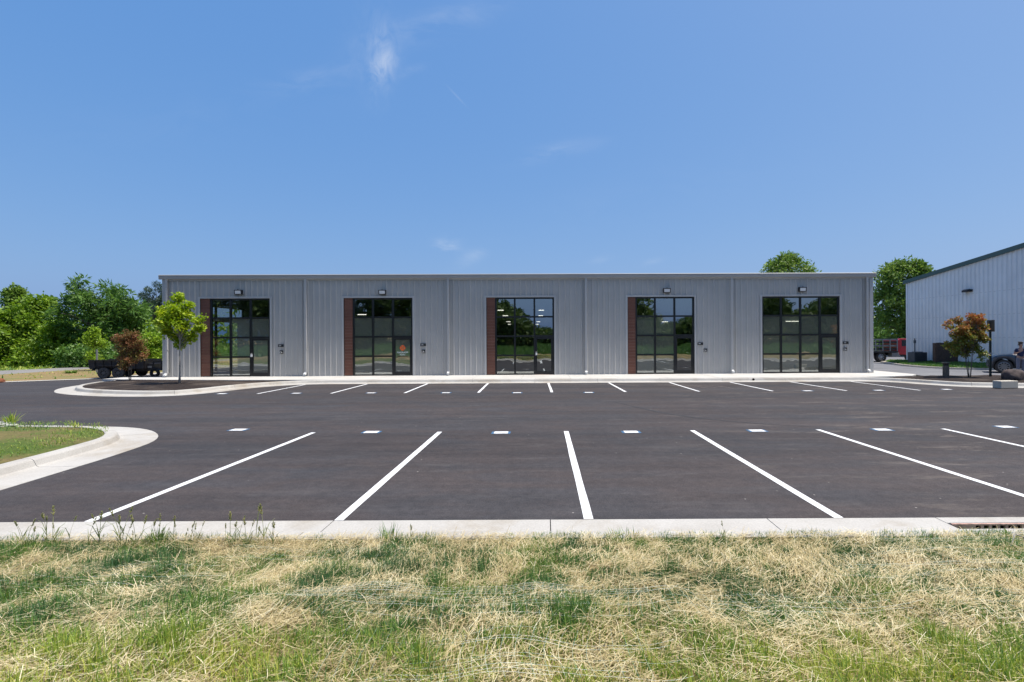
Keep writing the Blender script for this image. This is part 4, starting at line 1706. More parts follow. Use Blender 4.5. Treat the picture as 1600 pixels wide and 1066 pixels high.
# maple in the left island
gx_, gy_, _ = gnd(280.6, 599.6, .18)
ML = lobes_px([(160, 225, 42), (150, 290, 50), (300, 300, 38), (110, 380, 62), (230, 360, 70), (300, 390, 45), (60, 440, 34), (150, 450, 70), (260, 470, 70), (345, 500, 42), (420, 412, 26), (395, 440, 20), (130, 530, 48),
               (210, 570, 62), (290, 550, 42), (200, 620, 34)], 240, 420, 5.33, 280.6, 599.6, gy_, .17, 5, .7)
ML = [(x_ * .88, y_, z_, r_ * .88) for (x_, y_, z_, r_) in ML]
tree('maple_tree', 'young yellow green maple with a thin pale trunk in the left mulch bed', 'tree', (gx_, gy_, .17), top_h(281, 455, gy_, .17), 1.75, 2.25, M['lf_maple'], 3,
     leaf=.115, per=40, nclump=160, clump=.18, aspect=.85, bark='pale_bark', r0=.042, out=.5, droop=.25, flat=.55, nlimb=50, lobe_list=ML)
# copper shrub left
gx_, gy_, _ = gnd(203, 594.5, .18)
CL = lobes_px([(640, 680, 55), (740, 630, 50), (830, 640, 52), (870, 710, 45), (640, 760, 70), (750, 740, 85), (840, 790, 60), (900, 840, 36), (690, 850, 60), (800, 870, 60), (740, 920, 40)], 90, 430, 6.66, 203, 594, gy_, .15, 6, .5)
tree('crape_myrtle', 'red brown leaved shrub in front of the black trailer', 'shrub', (gx_, gy_, .15), top_h(203, 519, gy_, .15), .55, 1.7, M['lf_red'], 8, leaf=.075, per=60, nclump=150, clump=.18,
     aspect=.6, bark='bark', r0=.018, stems=[(-.14, .05), (.05, .12), (.16, -.06), (-.02, -.14)], nlimb=44, lobe_list=CL)
# copper shrub right
gx_, gy_, _ = gnd(1515, 590, .2)
CR = lobes_px([(440, 195, 14), (470, 240, 22), (575, 170, 42), (685, 130, 40), (790, 150, 48), (880, 190, 45), (545, 270, 60), (680, 260, 80), (800, 270, 75), (890, 260, 40), (500, 350, 40), (640, 380, 85), (790, 370, 70), (870, 420, 40),
               (420, 490, 38), (500, 490, 48), (640, 480, 75), (780, 510, 65), (560, 580, 42), (720, 580, 55), (820, 580, 30), (830, 640, 20)], 1430, 480, 8.2, 1515, 590, gy_, .22, 7, .6)
tree('crape_myrtle', 'orange and green leaved shrub on several thin stems beside the sign post', 'shrub', (gx_, gy_, .22), top_h(1515, 491, gy_, .22), .80, 2.15, M['lf_crape'], 13, leaf=.115, per=34, nclump=185,
     clump=.16, aspect=.7, bark='bark', r0=.014, stems=[(-.24, .05), (-.12, .12), (.02, .14), (.12, -.08), (.24, .06), (.0, -.16)], nlimb=60, lobe_list=CR, by_height=.42)


def ptree(name, label, cx, Y, top, wpx, mat, seed, z0=.6, **kw):
    X = (cx - CX) / FPX * Y
    H = top_h(cx, top, Y)
    return tree(name, label, 'tree', (X, Y, -.1), H, z0, wpx / FPX * Y, mat, seed, **kw)


rnd_prof = lambda u: math.sin(math.pi * min(1, .2 + .8 * u)) ** .55
wide_prof = lambda u: (.95 - .1 * u) if u < .45 else .9 * math.sqrt(max(0, 1 - ((u - .45) / .57) ** 2)) + .08
G = 'trees of the wood beyond the far road'
SL = lobes_px([(290, 60, 36), (400, 120, 62), (200, 110, 48), (590, 150, 32), (500, 180, 72), (70, 290, 45), (130, 260, 60), (250, 220, 95), (400, 270, 115), (560, 280, 95), (700, 290, 80), (790, 220, 30), (830, 340, 60),
               (120, 420, 90), (300, 420, 120), (500, 430, 120), (680, 420, 110), (830, 450, 70), (150, 600, 95), (330, 620, 95), (520, 600, 95), (680, 560, 80)], 90, 430, 6.66, 152, 578, 46, -.1, 8, 2.5)
ptree('sumac_tree', 'tall dark green tree with star shaped leaf sprays behind the trailer', 152, 46, 433, 112, M['lf_big'], 21, leaf=.46, per=40, nclump=210, clump=.50, aspect=.26, out=1.0, droop=.25,
      flat=.45, r0=.2, group=G, nlimb=40, lobe_list=SL)
ptree('sumac_tree', 'shorter dark green tree leaning out at the right of the tall one', 205, 47.5, 472, 62, M['lf_big'], 22, leaf=.48, per=46, nclump=90, clump=.6, aspect=.28, out=1.0, droop=.22, flat=.35, prof=wide_prof, lobes=8, r0=.14, group=G)
ptree('broadleaf_tree', 'light green round tree at the left edge of the wood', 5, 47, 488, 70, M['lf_mid'], 23, leaf=.30, per=62, nclump=130, clump=.62, aspect=.6, prof=wide_prof, lobes=9, r0=.15, group=G)
ptree('broadleaf_tree', 'tall bushy mid green tree with a dark top near the left edge', 25, 50.5, 452, 50, M['lf_oak'], 24, leaf=.30, per=60, nclump=110, clump=.62, aspect=.6, prof=rnd_prof, lobes=8, r0=.16, group=G)
ptree('broadleaf_tree', 'bright green tree with a sloping crown left of the tall dark one', 62, 48, 466, 72, M['lf_mid'], 25, leaf=.30, per=60, nclump=150, clump=.62, aspect=.6, prof=wide_prof, lobes=9, r0=.16, group=G)
ptree('broadleaf_tree', 'low bright green tree in the dip between two crowns', 90, 46.5, 503, 48, M['lf_mid'], 26, leaf=.28, per=60, nclump=90, clump=.55, aspect=.6, prof=wide_prof, lobes=7, r0=.12, group=G)
ptree('broadleaf_tree', 'pale green tree standing beyond the frame edge', -45, 48, 478, 90, M['lf_mid'], 27, leaf=.32, per=50, nclump=120, clump=.7, aspect=.6, prof=wide_prof, lobes=8, r0=.16, group=G)
PL = lobes_px([(905, 150, 22), (905, 200, 38), (955, 190, 20), (1010, 110, 24), (1055, 130, 36), (1050, 200, 42), (1100, 160, 40), (940, 262, 34), (1000, 250, 20), (985, 290, 34), (1070, 280, 46), (960, 345, 44), (1040, 350, 48), (950, 410, 56), (1040, 420, 60),
               (1110, 340, 50), (1120, 250, 40), (1000, 480, 70)], 90, 430, 6.66, 246, 580, 56, -.1, 9, 2.0)
ptree('pine_tree', 'sparse dark pine beside the left corner of the grey building', 246, 56, 440, 46, M['lf_pine'], 28, z0=2.2, leaf=.30, per=95, nclump=95, clump=.36, aspect=.17, out=1.2, droop=-.1, flat=.2, r0=.13, group=G, nlimb=60, lobe_list=PL)
ptree('broadleaf_tree', 'small yellow green tree just left of the grey building', 240, 38.5, 523, 40, M['lf_young'], 29, z0=.8, leaf=.17, per=55, nclump=90, clump=.32, aspect=.6, prof=rnd_prof, lobes=7, r0=.05, group=G)
ptree('broadleaf_tree', 'slim young yellow green tree rising behind the trailer bed', 147, 37, 513, 36, M['lf_young'], 30, z0=.9, leaf=.15, per=50, nclump=70, clump=.26, aspect=.6, prof=lambda u: .35 + 1.9 * u if u < .35 else 1.02 - .95 * (u - .35) / .65, lobes=7, r0=.045, group=G)
ptree('oak_tree', 'big leafy tree between the two buildings behind the truck', 1412, 58, 411, 100, M['lf_oak'], 31, z0=1.4, leaf=.36, per=60, nclump=300, clump=.66, aspect=.5, out=.7, prof=lambda u: .92 if u < .5 else .92 * math.sqrt(max(0, 1 - ((u - .5) / .52) ** 2)) + .05, lobes=16, r0=.28, nlimb=40)
ptree('oak_tree', 'broad tree crown showing above the roof of the grey building', 1229, 66, 400, 118, M['lf_oak'], 32, z0=3.0, leaf=.40, per=46, nclump=240, clump=.62, aspect=.40, out=1.0, prof=lambda u: .98 - .1 * u if u < .55 else .95 * max(.05, 1 - ((u - .55) / .5) ** 1.7), lobes=15, r0=.28)
ptree('oak_tree', 'dark tree standing behind the white warehouse', 1480, 72, 470, 90, M['lf_oak'], 33, z0=1.0, leaf=.40, per=50, nclump=120, clump=.8, aspect=.5, prof=wide_prof, lobes=8, r0=.28)
ptree('broadleaf_tree', 'low dark green tree seen between the truck and the grey building', 1362, 70, 512, 60, M['lf_big'], 34, z0=.3, leaf=.34, per=50, nclump=90, clump=.7, aspect=.5, prof=wide_prof, lobes=8, r0=.15)


def mass(name, label, pts, mat, seed, leaf, per, clump, aspect=.55):
    rng = np.random.default_rng(seed)
    C = np.array(pts)
    V, Q, T = leaves(rng, C, clump * rng.uniform(.6, 1.3, len(C)), per, leaf, aspect, .6, .1, .45)
    return tag(np_mesh(name, V, [Q], mat, None, T), label, kind='stuff')


rng = np.random.default_rng(77)
pts = []
for i in range(620):
    px = rng.uniform(-120, 262)
    Y = rng.uniform(44, 51)
    X = (px - CX) / FPX * Y
    hh = 1.0 + 2.6 * vnoise(np.array([px * .1]), np.array([Y]), 2.2, 163)[0] + (Y - 44) * .25
    pts.append((X, Y, rng.uniform(-.1, hh)))
mass('undergrowth', 'tangled light green undergrowth at the foot of the wood', pts, M['lf_mid'], 78, .26, 46, .62)
pts = [((rng.uniform(90, 262) - CX) / FPX * 43, rng.uniform(42.2, 44.5), rng.uniform(0, 1.6)) for i in range(150)]
mass('undergrowth', 'darker leafy scrub directly behind the trailer', pts, M['lf_big'], 79, .26, 46, .55)
pts = [(rng.uniform(-150, 150), rng.uniform(95, 120), rng.uniform(0, 5 + 3 * vnoise(np.array([i * 1.0]), np.array([1.0]), 3, 5)[0])) for i in range(900)]
mass('far_woods', 'distant green wood along the horizon behind the buildings', pts, M['lf_oak'], 80, 1.1, 24, 2.4)

# the wood and bank behind the photographer, seen mirrored in the storefront glass
pts = []
WX = [-70, -56, -46, -38, -30, -20, -14, -9, -6.5, -4.0, -1.5, 1, 5, 10, 13, 16, 18, 19.5, 24, 27, 31, 35, 37, 40, 42, 44, 50, 70]
WH = [15, 15, 14, 15, 15, 14, 13, 12, 9.5, 8.0, 5.5, 4.0, 4.2, 5, 12, 11, 8.5, 4.5, 4.6, 6, 9, 12, 9, 11, 5.5, 7, 10, 11]
for i in range(4300):
    X = rng.uniform(-66, 66)
    Y = -rng.uniform(20, 33)
    zg = float(bank_z(np.array([X]), np.array([Y]))[0])
    hh = max(1.5, float(np.interp(X * 82 / (56 - Y), WX, WH)) * (56 - Y) / 82 * (.92 + .14 * vnoise(np.array([X]), np.array([Y]), 2.4, 171)[0]) - zg - .6)
    pts.append((X, Y, zg + .2 + (hh - .2) * rng.random() ** .9))
mass('woods', 'green wood on the bank across the lot mirrored in the glass', pts, M['lf_wood'], 81, .55, 48, 1.05)
rng = np.random.default_rng(84)
N = 60000
x = rng.uniform(-45, 50, N)
y = rng.uniform(-20, -1.5, N)
V, Q, T, A = blades(N, x, y, bank_z(x, y) - .02, rng.uniform(.25, .7, N), rng.uniform(.05, .12, N), np.abs(rng.normal(.5, .3, N)), rng.uniform(0, 6.283, N), .05 + .40 * rng.random(N))
tag(np_mesh('meadow', V, [Q, T], M['grass'], attr=A), 'long grass on the bank behind the camera', kind='stuff')


# ------------------------------------------------------------------ vehicles
def wheel(parent, loc, Rr, w, mat_rim, spokes=5, rimr=.62, face=-1, tyre='tyre'):
    """a wheel with its axle along y; face = side the rim shows on"""
    mb = MB()
    hw = w / 2
    mb.lathe([(Rr * rimr, -hw * .8), (Rr * .93, -hw), (Rr, -hw * .75), (Rr, hw * .75), (Rr * .93, hw), (Rr * rimr, hw * .8), (Rr * rimr, -hw * .8)], 28, 'Y')
    ty = mb.build('wheel', M[tyre], parent, smooth=True)
    ty.location = loc
    rm = MB()
    r1 = Rr * rimr
    f = face * hw
    rm.lathe([(r1 * .99, f * .8), (r1 * .90, f * .86), (r1 * .86, f * .55)], 28, 'Y')
    rm.lathe([(.001, f * .75), (r1 * .24, f * .72), (r1 * .26, f * .40)], 16, 'Y')
    for k in range(spokes):
        t = 2 * math.pi * k / spokes + .3
        d = Vector((math.cos(t), 0, math.sin(t)))
        s = Vector((-math.sin(t), 0, math.cos(t)))
        a, b = d * r1 * .2, d * r1 * .9
        wa, wb = s * r1 * .13, s * r1 * .10
        y0_, y1_ = Vector((0, f * .70, 0)), Vector((0, f * .45, 0))
        rm.add([a - wa + y0_, b - wb + y0_, b + wb + y0_, a + wa + y0_, a - wa + y1_, b - wb + y1_, b + wb + y1_, a + wa + y1_],
               [(0, 1, 2, 3), (0, 4, 5, 1), (2, 6, 7, 3), (1, 5, 6, 2)])
    rm.build('rim', mat_rim, ty)
    dk = MB().lathe([(.001, f * .2), (r1 * .98, f * .2)], 20, 'Y')
    dk.build('brake_disc', M['dark'], ty)
    return ty


def arch_profile(prof, wheels, Rr, zlow):
    """lower edge of a side profile from rear to front with wheel arches cut in"""
    out = []
    for cx in wheels:
        for k in range(13):
            t = math.pi - math.pi * k / 12
            z = Rr * math.sin(t) + .0
            out.append((cx + Rr * math.cos(t), max(zlow, z + .38)))
    return out


def loft_body(mb, top, bottom, W2, tuck=.06):
    """body shell: top and bottom edges (lists of x,z with equal count) at half width W2, shoulders tucked in at the top"""
    n = len(top)
    rows = []
    for (sy, f) in ((-1, 0), (-1, .55), (-1, .86), (-1, 1), (1, 1), (1, .86), (1, .55), (1, 0)):
        w = {0: W2 * .965, .55: W2, .86: W2 * .965, 1: W2 * .84}[f]
        row = []
        for (t, b) in zip(top, bottom):
            z = b[1] + (t[1] - b[1]) * f
            x = b[0] + (t[0] - b[0]) * f
            xm = min(1, (x + 2.45) / .5) * min(1, (2.12 - x) / .4)
            row.append((x, sy * w * (.80 + .20 * max(0, min(1, xm)) ** .5), z))
        rows.append(row)
    vs = [p for r_ in rows for p in r_]
    fs = []
    for j in range(len(rows) - 1):
        for i in range(n - 1):
            fs.append((j * n + i, j * n + i + 1, (j + 1) * n + i + 1, (j + 1) * n + i))
    for i_ in (0, n - 1):
        fs.append(tuple(j * n + i_ for j in range(len(rows))))
    mb.add(vs, fs)


def make_suv(label, loc, rz):
    s = thing('suv', label, 'car', loc, rz, None)
    # x forward (nose +x), y across, z up; wheelbase 2.86
    wx = (1.42, -1.42)
    Rw, Ra = .37, .44
    xs_ = [-2.40, -2.3, -2.1]
    for c in (-1.42, 1.42):
        xs_ += [c + Ra * math.cos(t) for t in np.linspace(math.pi, 0, 13)]
        if c < 0:
            xs_ += [-.6, 0, .6]
    xs_ += [1.93, 1.99, 2.04]

    def lower(x):
        for c in wx:
            if abs(x - c) <= Ra + 1e-6:
                return max(.30, .385 + math.sqrt(max(0, Ra * Ra - (x - c) ** 2)) * .98)
        return .33 + max(0, abs(x) - 2.0) * .25

    def upper(x):
        return float(np.interp(x, [-2.40, -2.3, -2.0, -1.2, .4, .75, 1.0, 1.6, 1.85, 1.97, 2.04], [.80, 1.02, 1.08, 1.07, 1.06, 1.10, 1.09, 1.03, .97, .86, .66]))
    body = MB()
    loft_body(body, [(x, upper(x)) for x in xs_], [(x, lower(x)) for x in xs_], .96)
    bo = body.build('body', M['navy_paint'], s, smooth=False)
    # greenhouse
    gh = MB()
    prof = [(-2.25, 1.05), (-2.02, 1.42), (-1.75, 1.66), (-1.2, 1.72), (.0, 1.72), (.15, 1.66), (.50, 1.38), (.82, 1.08)]
    n = len(prof)
    vs = []
    for sy in (-1, 1):
        for (x, z) in prof:
            w = .86 - (z - 1.05) * .24
            vs.append((x, sy * w, z))
    gh.add(vs, [(i, i + 1, n + i + 1, n + i) for i in range(n - 1)] + [tuple(range(n)), tuple(range(n, 2 * n))[::-1]])
    gh.build('roof', M['navy_paint'], s)
    for sy in (-1, 1):
        for (pl) in ([(.60, 1.12), (.20, 1.52), (.14, 1.58), (-.28, 1.60), (-.28, 1.12)], [(-.36, 1.12), (-.36, 1.60), (-1.28, 1.59), (-1.28, 1.12)], [(-1.36, 1.12), (-1.36, 1.58), (-1.70, 1.55), (-1.95, 1.2), (-1.9, 1.12)]):
            v = [(x, sy * (.868 - (z - 1.05) * .24), z) for x, z in pl]
            MB().add(v, [tuple(range(len(v)))]).build('side_window', M['car_glass'], s)
    v = [(.79, -.78, 1.125), (.79, .78, 1.125), (.21, .70, 1.62), (.21, -.70, 1.62)]
    MB().add([(x + .035, y, z + .012) for x, y, z in v], [(0, 1, 2, 3)]).build('windscreen', M['car_glass'], s)
    for c in wx:
        for sy in (-1, 1):
            wheel(s, (c, sy * .845, Rw), Rw, .235, M['alloy'], 10, .70, sy)
            a = MB()
            ar = []
            for k in range(17):
                t = math.pi * k / 16
                ar.append((c + (Ra + .0) * math.cos(t), Rw + Ra * .98 * math.sin(t), c + (Ra + .055) * math.cos(t), Rw + (Ra + .055) * .98 * math.sin(t)))
            yv = sy * .968
            vs = []
            for (x, z, x2, z2) in ar:
                vs += [(x, yv, z), (x2, yv, z2), (x, yv - sy * .06, z), (x2, yv - sy * .03, z2)]
            fs = []
            for k in range(16):
                b = k * 4
                fs += [(b, b + 4, b + 5, b + 1), (b, b + 2, b + 6, b + 4), (b + 1, b + 5, b + 7, b + 3)]
            a.add(vs, fs)
            a.build('wheel_arch', M['dark'], s)
    MB().box(-2.0, 2.0, -.80, .80, .28, .52).build('underbody', M['dark'], s)
    MB().box(-.93, .93, -.975, .975, .29, .37).build('sill', M['dark'], s, bevel=.02)
    for sy in (-1, 1):
        h = MB()
        h.box(1.86, 2.02, sy * .74 - .12, sy * .74 + .12, .72, .82)
        h.build('headlight', M['lens'], s, bevel=.03)
        m = MB()
        m.box(.50, .68, sy * 1.02 - .10, sy * 1.02 + .10, 1.10, 1.24)
        m.build('mirror', M['navy_paint'], s, bevel=.03)
        t = MB()
        t.box(-2.41, -2.25, sy * .76 - .12, sy * .76 + .12, .78, 1.0)
        t.build('tail_light', M['marker_lens'], s, bevel=.02)
        for hx in (.0, -1.0):
            MB().box(hx - .11, hx + .11, sy * .965 - .012, sy * .965 + .012, .93, .96).build('door_handle', M['chrome'], s)
        for sx in (.72, -.32, -1.28):
            MB().box(sx - .005, sx + .005, sy * .966 - .004, sy * .966 + .004, .40, 1.05).build('door_seam', M['dark'], s)
    MB().box(1.97, 2.055, -.5, .5, .50, .72).build('grille', M['dark'], s, bevel=.02)
    MB().box(1.88, 2.07, -.74, .74, .33, .48).build('bumper', M['dark'], s, bevel=.04)
    return s


# nose to the left, beside the warehouse
a_ = R(143)
wl_ = Vector(((1568.5 - CX) / FPX * 28.1, 28.1, .10))   # where the near front wheel stands
fw_ = Vector((math.cos(a_), math.sin(a_), 0))
lf_ = Vector((-fw_.y, fw_.x, 0))
p_ = wl_ - fw_ * 1.42 - lf_ * .90
make_suv('dark blue car parked by the white wall with its nose to the left', tuple(p_), a_)


def make_truck():
    tx_ = (1376 - CX) / FPX * 42.6
    t = thing('stake_truck', 'red cabbed truck with a black stake bed parked between the buildings', 'truck', (tx_, 43.6, .1), 0)
    # rear axle at x=0, cab to +x
    MB().box(-3.0, 1.35, -1.15, 1.15, .78, .92).build('bed', M['black_paint'], t)
    MB().box(-2.9, 4.6, -.45, -.30, .55, .77).build('chassis_rail', M['black_paint'], t)
    MB().box(-2.9, 4.6, .30, .45, .55, .77).build('chassis_rail', M['black_paint'], t)
    for sy in (-1, 1):
        for x in np.arange(-2.9, 1.31, .60):
            MB().box(x - .035, x + .035, sy * 1.12 - .03, sy * 1.12 + .03, .921, 1.93).build('stake', M['grey_metal'], t)
        for z in (1.02, 1.30, 1.58, 1.82):
            MB().box(-2.93, 1.3, sy * 1.07 - .015, sy * 1.07 + .015, z, z + .11).build('slat', M['grey_metal'] if z in (1.30, 1.82) else M['black_paint'], t)
    for z in (1.02, 1.30, 1.58, 1.82):
        MB().box(1.3, 1.33, -1.08, 1.08, z, z + .13).build('slat', M['black_paint'], t)
    MB().box(.85, 1.45, -1.14, -.6, .42, .77).build('tool_box', M['grey_metal'], t, bevel=.02)
    MB().box(-1.5, -.7, -1.12, -.7, .40, .76).build('fuel_tank', M['black_paint'], t, bevel=.05)
    cab = MB()
    prof = [(1.45, .62), (1.45, 1.80), (1.6, 1.95), (2.7, 1.95), (3.15, 1.40), (4.3, 1.25), (4.45, 1.1), (4.45, .55), (4.15, .55), (4.0, .9), (3.5, .9), (3.35, .55)]
    cab.extr(prof, -1.0, 1.0)
    cab.build('cab', M['red_paint'], t, bevel=.04)
    for sy in (-1, 1):
        MB().add([(1.75, sy * 1.003, 1.32), (2.95, sy * 1.003, 1.32), (2.65, sy * 1.003, 1.82), (1.75, sy * 1.003, 1.82)], [(0, 1, 2, 3)]).build('side_window', M['car_glass'], t)
        wheel(t, (0, sy * .92, .42), .42, .42, M['chrome'], 8, .58, sy)
        wheel(t, (3.75, sy * .88, .42), .42, .26, M['chrome'], 8, .58, sy)
        MB().box(1.36, 1.44, sy * .9 - .12, sy * .9 + .12, .9, 1.0).build('marker_light', M['marker_lens'], t)
    MB().box(2.94, 2.96, -.85, .85, 1.42, 1.90, rot=Matrix.Rotation(R(-38), 3, 'Y')).build('windscreen', M['car_glass'], t)
    return t


make_truck()


def make_trailer():
    t = thing('dump_trailer', 'black tandem axle dump trailer parked beside the grey building', 'trailer', ((160.5 - CX) / FPX * 28.75, 29.75, .02), R(7))
    L0, L1, Wd = -.78, 1.85, .80
    # tub: tapering walls with ribs
    tub = MB()
    tub.extr([(L0 - .1, .50), (L0 - .04, .52), (L1, .52), (L1, .98), (L1 + .05, 1.02), (L0 - .22, 1.02), (L0 - .2, .62)], -Wd, -Wd + .04)
    tub.extr([(L0 - .1, .50), (L1, .52), (L1, .98), (L1 + .05, 1.02), (L0 - .22, 1.02), (L0 - .2, .62)], Wd - .04, Wd)
    tub.box(L1, L1 + .04, -Wd + .041, Wd - .041, .521, 1.02)
    tub.box(L0, L1, -Wd + .041, Wd - .041, .50, .54)
    tub.build('dump_tub', M['black_paint'], t)
    for x in np.arange(L0 + .1, L1, .42):
        for sy in (-1, 1):
            MB().box(x - .03, x + .03, sy * (Wd + .022) - .02, sy * (Wd + .022) + .02, .53, .98).build('side_rib', M['black_paint'], t)
    for sy in (-1, 1):
        MB().box(L0 - .2, L1 + .05, sy * (Wd + .025) - .024, sy * (Wd + .025) + .024, .985, 1.045).build('top_rail', M['black_paint'], t)
        fd = MB()
        pr = [(-.62, .46), (-.50, .62), (-.32, .70), (1.02, .70), (1.20, .60), (1.30, .46)]
        for (a, b) in zip(pr, pr[1:]):
            y0, y1 = sorted((sy * (Wd + .05), sy * (Wd + .33)))
            fd.add([(a[0], y0, a[1]), (b[0], y0, b[1]), (b[0], y1, b[1]), (a[0], y1, a[1]), (a[0], y0, a[1] + .012), (b[0], y0, b[1] + .012), (b[0], y1, b[1] + .012), (a[0], y1, a[1] + .012)],
                   [(0, 1, 2, 3), (4, 7, 6, 5), (0, 4, 5, 1), (2, 6, 7, 3), (1, 5, 6, 2), (3, 7, 4, 0)])
        fd.build('fender', M['black_paint'], t)
        for c in (-.05, .69):
            wheel(t, (c, sy * (Wd + .19), .31), .31, .20, M['dull_rim'], 8, .60, sy, 'grey_tyre')
    MB().box(L0 - .12, L0 - .08, -Wd + .04, Wd - .04, .52, 1.0).build('tailgate', M['black_paint'], t)
    MB().box(L0, 2.4, -.42, -.32, .36, .495).build('frame_rail', M['black_paint'], t)
    MB().box(L0, 2.4, .32, .42, .36, .495).build('frame_rail', M['black_paint'], t)
    for sy in (-1, 1):
        m = MB()
        m.tube([(2.4, sy * .37, .43), (3.5, sy * .04, .43)], .055, 6)
        m.build('drawbar', M['black_paint'], t)
        MB().box(2.2, 3.1, sy * .52 - .03, sy * .52 + .03, .86, .96).build('rack_rail', M['black_paint'], t)
        for x in (2.22, 2.65, 3.07):
            MB().box(x - .03, x + .03, sy * .52 - .028, sy * .52 + .028, .44, .859).build('rack_post', M['black_paint'], t)
    MB().box(1.92, 2.18, -.55, .55, .40, .80).build('pump_box', M['black_paint'], t, bevel=.015)
    MB().box(1.93, 2.15, -.568, -.552, .56, .66).build('box_label', M['grey_metal'], t)
    m = MB()
    m.tube([(2.75, -.1, .12), (2.75, -.1, 1.0)], .035, 8)
    m.tube([(2.75, -.1, 1.0), (2.75, -.28, 1.02)], .012, 6)
    m.build('jack', M['grey_metal'], t)
    MB().lathe([(.001, 0), (.09, 0), (.09, .03), (.001, .03)], 12, 'Z', (2.75, -.1, .02)).build('jack_foot', M['rust'], t)
    m = MB()
    m.lathe([(.12, -.05), (.24, -.08), (.26, 0), (.24, .08), (.12, .05)], 20, 'Y', (2.35, -.62, .26))
    m.build('spare_tyre', M['rubber'], t)
    return t


make_trailer()
x, y, z = at(151.5, 571, 34)
gp = thing('utility_stub', 'short grey post standing behind the trailer bed', 'post', (x, 34, -.02))
MB().tube([(0, 0, 0), (0, 0, 1.55)], .055, 8).build('shaft', M['grey_metal'], gp)
MB().lathe([(.058, 1.551), (.058, 1.58), (.001, 1.60)], 8).build('cap', M['grey_metal'], gp)
x, y, z = at(249, 566, 44)
pn = thing('board_screen', 'grey brown board screen beyond the trailer beside the building corner', 'screen', (x, 44, 0))
for k in range(6):
    MB().box(-1.2 + k * .4 + .005, -.8 + k * .4 - .005, -.02, .02, .05, .95).build('screen_board', M['bronze'], pn)
for s in (-1.15, 0, 1.15):
    MB().box(s - .05, s + .05, .021, .10, -.1, 1.0).build('screen_post', M['bronze'], pn)

# ------------------------------------------------------------------ right island furniture
x, y, _ = gnd(1547, 589, .2)
sp = thing('sign_post', 'tall dark green post carrying a small sign seen nearly edge on', 'sign', (x, y, .2), 0)
m = MB()
m.box(-.045, .045, -.006, .006, 0, 2.62)
m.box(-.045, -.037, -.04, -.0061, 0, 2.62)
m.box(.037, .045, -.04, -.0061, 0, 2.62)
m.build('post', M['post'], sp)
sgn = MB().box(-.16, .16, -.006, .006, 2.13, 2.68, rot=Matrix.Rotation(R(-72), 3, 'Z'), c=(0, 0, 2.4)).build('sign_panel', M['sign_back'], sp)
sgn.location = (.02, -.03, 0)
MB().box(-.06, .06, -.055, .012, 1.08, 1.14).build('clamp', M['grey_metal'], sp)
x, y, _ = gnd(1478, 589, .2)
bo = thing('bollard_light', 'short square bronze bollard light in the mulch left of the copper shrub', 'bollard', (x, y, .17), R(12))
MB().box(-.095, .095, -.095, .095, 0, .56).build('shaft', M['bronze'], bo, bevel=.012)
for k in range(3):
    MB().box(-.098, .098, -.098, .098, .575 + k * .035, .592 + k * .035).build('louvre', M['dark'], bo)
MB().box(-.07, .07, -.07, .07, .561, .665).build('light_core', M['dark'], bo)
MB().box(-.125, .125, -.125, .125, .668, .715).build('cap', M['bronze'], bo, bevel=.012)


def rock(name, label, cat, loc, sx, sy, sz, seed, mat, rz=0.0, sub=4, group=None, rough=0.0):
    bm = bmesh.new()
    bmesh.ops.create_icosphere(bm, subdivisions=sub, radius=1)
    rr = np.random.default_rng(seed)
    ph = rr.uniform(0, 6, (6, 3))
    for v in bm.verts:
        d = v.co.copy()
        f = 1.0
        for k in range(6):
            a = ph[k]
            f += .07 / (1 + k * .4) * math.sin(d.x * (1.5 + k) + a[0]) * math.sin(d.y * (1.7 + k) + a[1]) * math.sin(d.z * (1.3 + k) + a[2]) * 2
        if rough:
            f += rough * (math.sin(d.x * 9 + ph[0][0]) * math.sin(d.y * 8 + ph[1][1]) + .6 * math.sin(d.z * 17 + d.x * 11 + ph[2][2]) + rr.normal(0, .25))
        f = min(f, 1.0 / max(abs(d.x), abs(d.y), abs(d.z)) * .86)
        v.co = Vector((d.x * f * sx, d.y * f * sy, d.z * f * sz))
    me = bpy.data.meshes.new(name)
    bm.to_mesh(me)
    bm.free()
    me.materials.append(mat)
    me.polygons.foreach_set('use_smooth', [True] * len(me.polygons))
    o = put(name, me)
    o.location = loc
    o.rotation_euler = (0, 0, rz)
    return tag(o, label, cat, group)


x, y, _ = gnd(1594, 594.5, .2)
rock('boulder', 'large dark boulder in the mulch behind the pale concrete block', 'boulder', (x + .05, y + .35, .36), .50, .42, .34, 4, M['rock'], .3, 3, rough=.045)
x, y, _ = gnd(1578, 607.5, 0)
kb_ = MB().box(-.42, .40, 0, .34, 0, .30)
o = kb_.build('concrete_block', M['block'], bevel=.02)
o.location = (x, y, .01)
o.rotation_euler = (0, 0, R(9))
tag(o, 'weathered pale concrete block lying against the right island kerb', 'block')

# ------------------------------------------------------------------ storm drain and small things at the kerbs
gr = thing('storm_drain_grate', 'rusty iron inlet face with a row of square holes in the gutter at the right', 'drain grate', (4.36 + 1.12, KERB_Y - .172, 0))
MB().box(-1.085, 1.085, -.022, 0, -.014, .001).build('top_rail', M['rust'], gr)
MB().box(-1.085, 1.085, -.022, 0, -.125, -.085).build('bottom_rail', M['rust'], gr)
MB().box(-1.085, -.83, -.0215, -.0005, -.0845, -.0145).build('end_plate', M['rust'], gr)
for k in range(22):
    xx = -.83 + .088 * k + .058
    MB().box(xx, xx + .030, -.0215, -.0005, -.0845, -.0145).build('grate_bar', M['rust'], gr)
hole_shade = MB().box(4.37, 6.59, KERB_Y - .1715, KERB_Y - .166, -.125, -.024).build('drain_shade', M['hole_shade'])  # flat dark sheet standing in for shade behind the holes, no real depth
tag(hole_shade, 'near-black sheet behind the iron inlet face standing in for the shade in its holes', kind='structure')
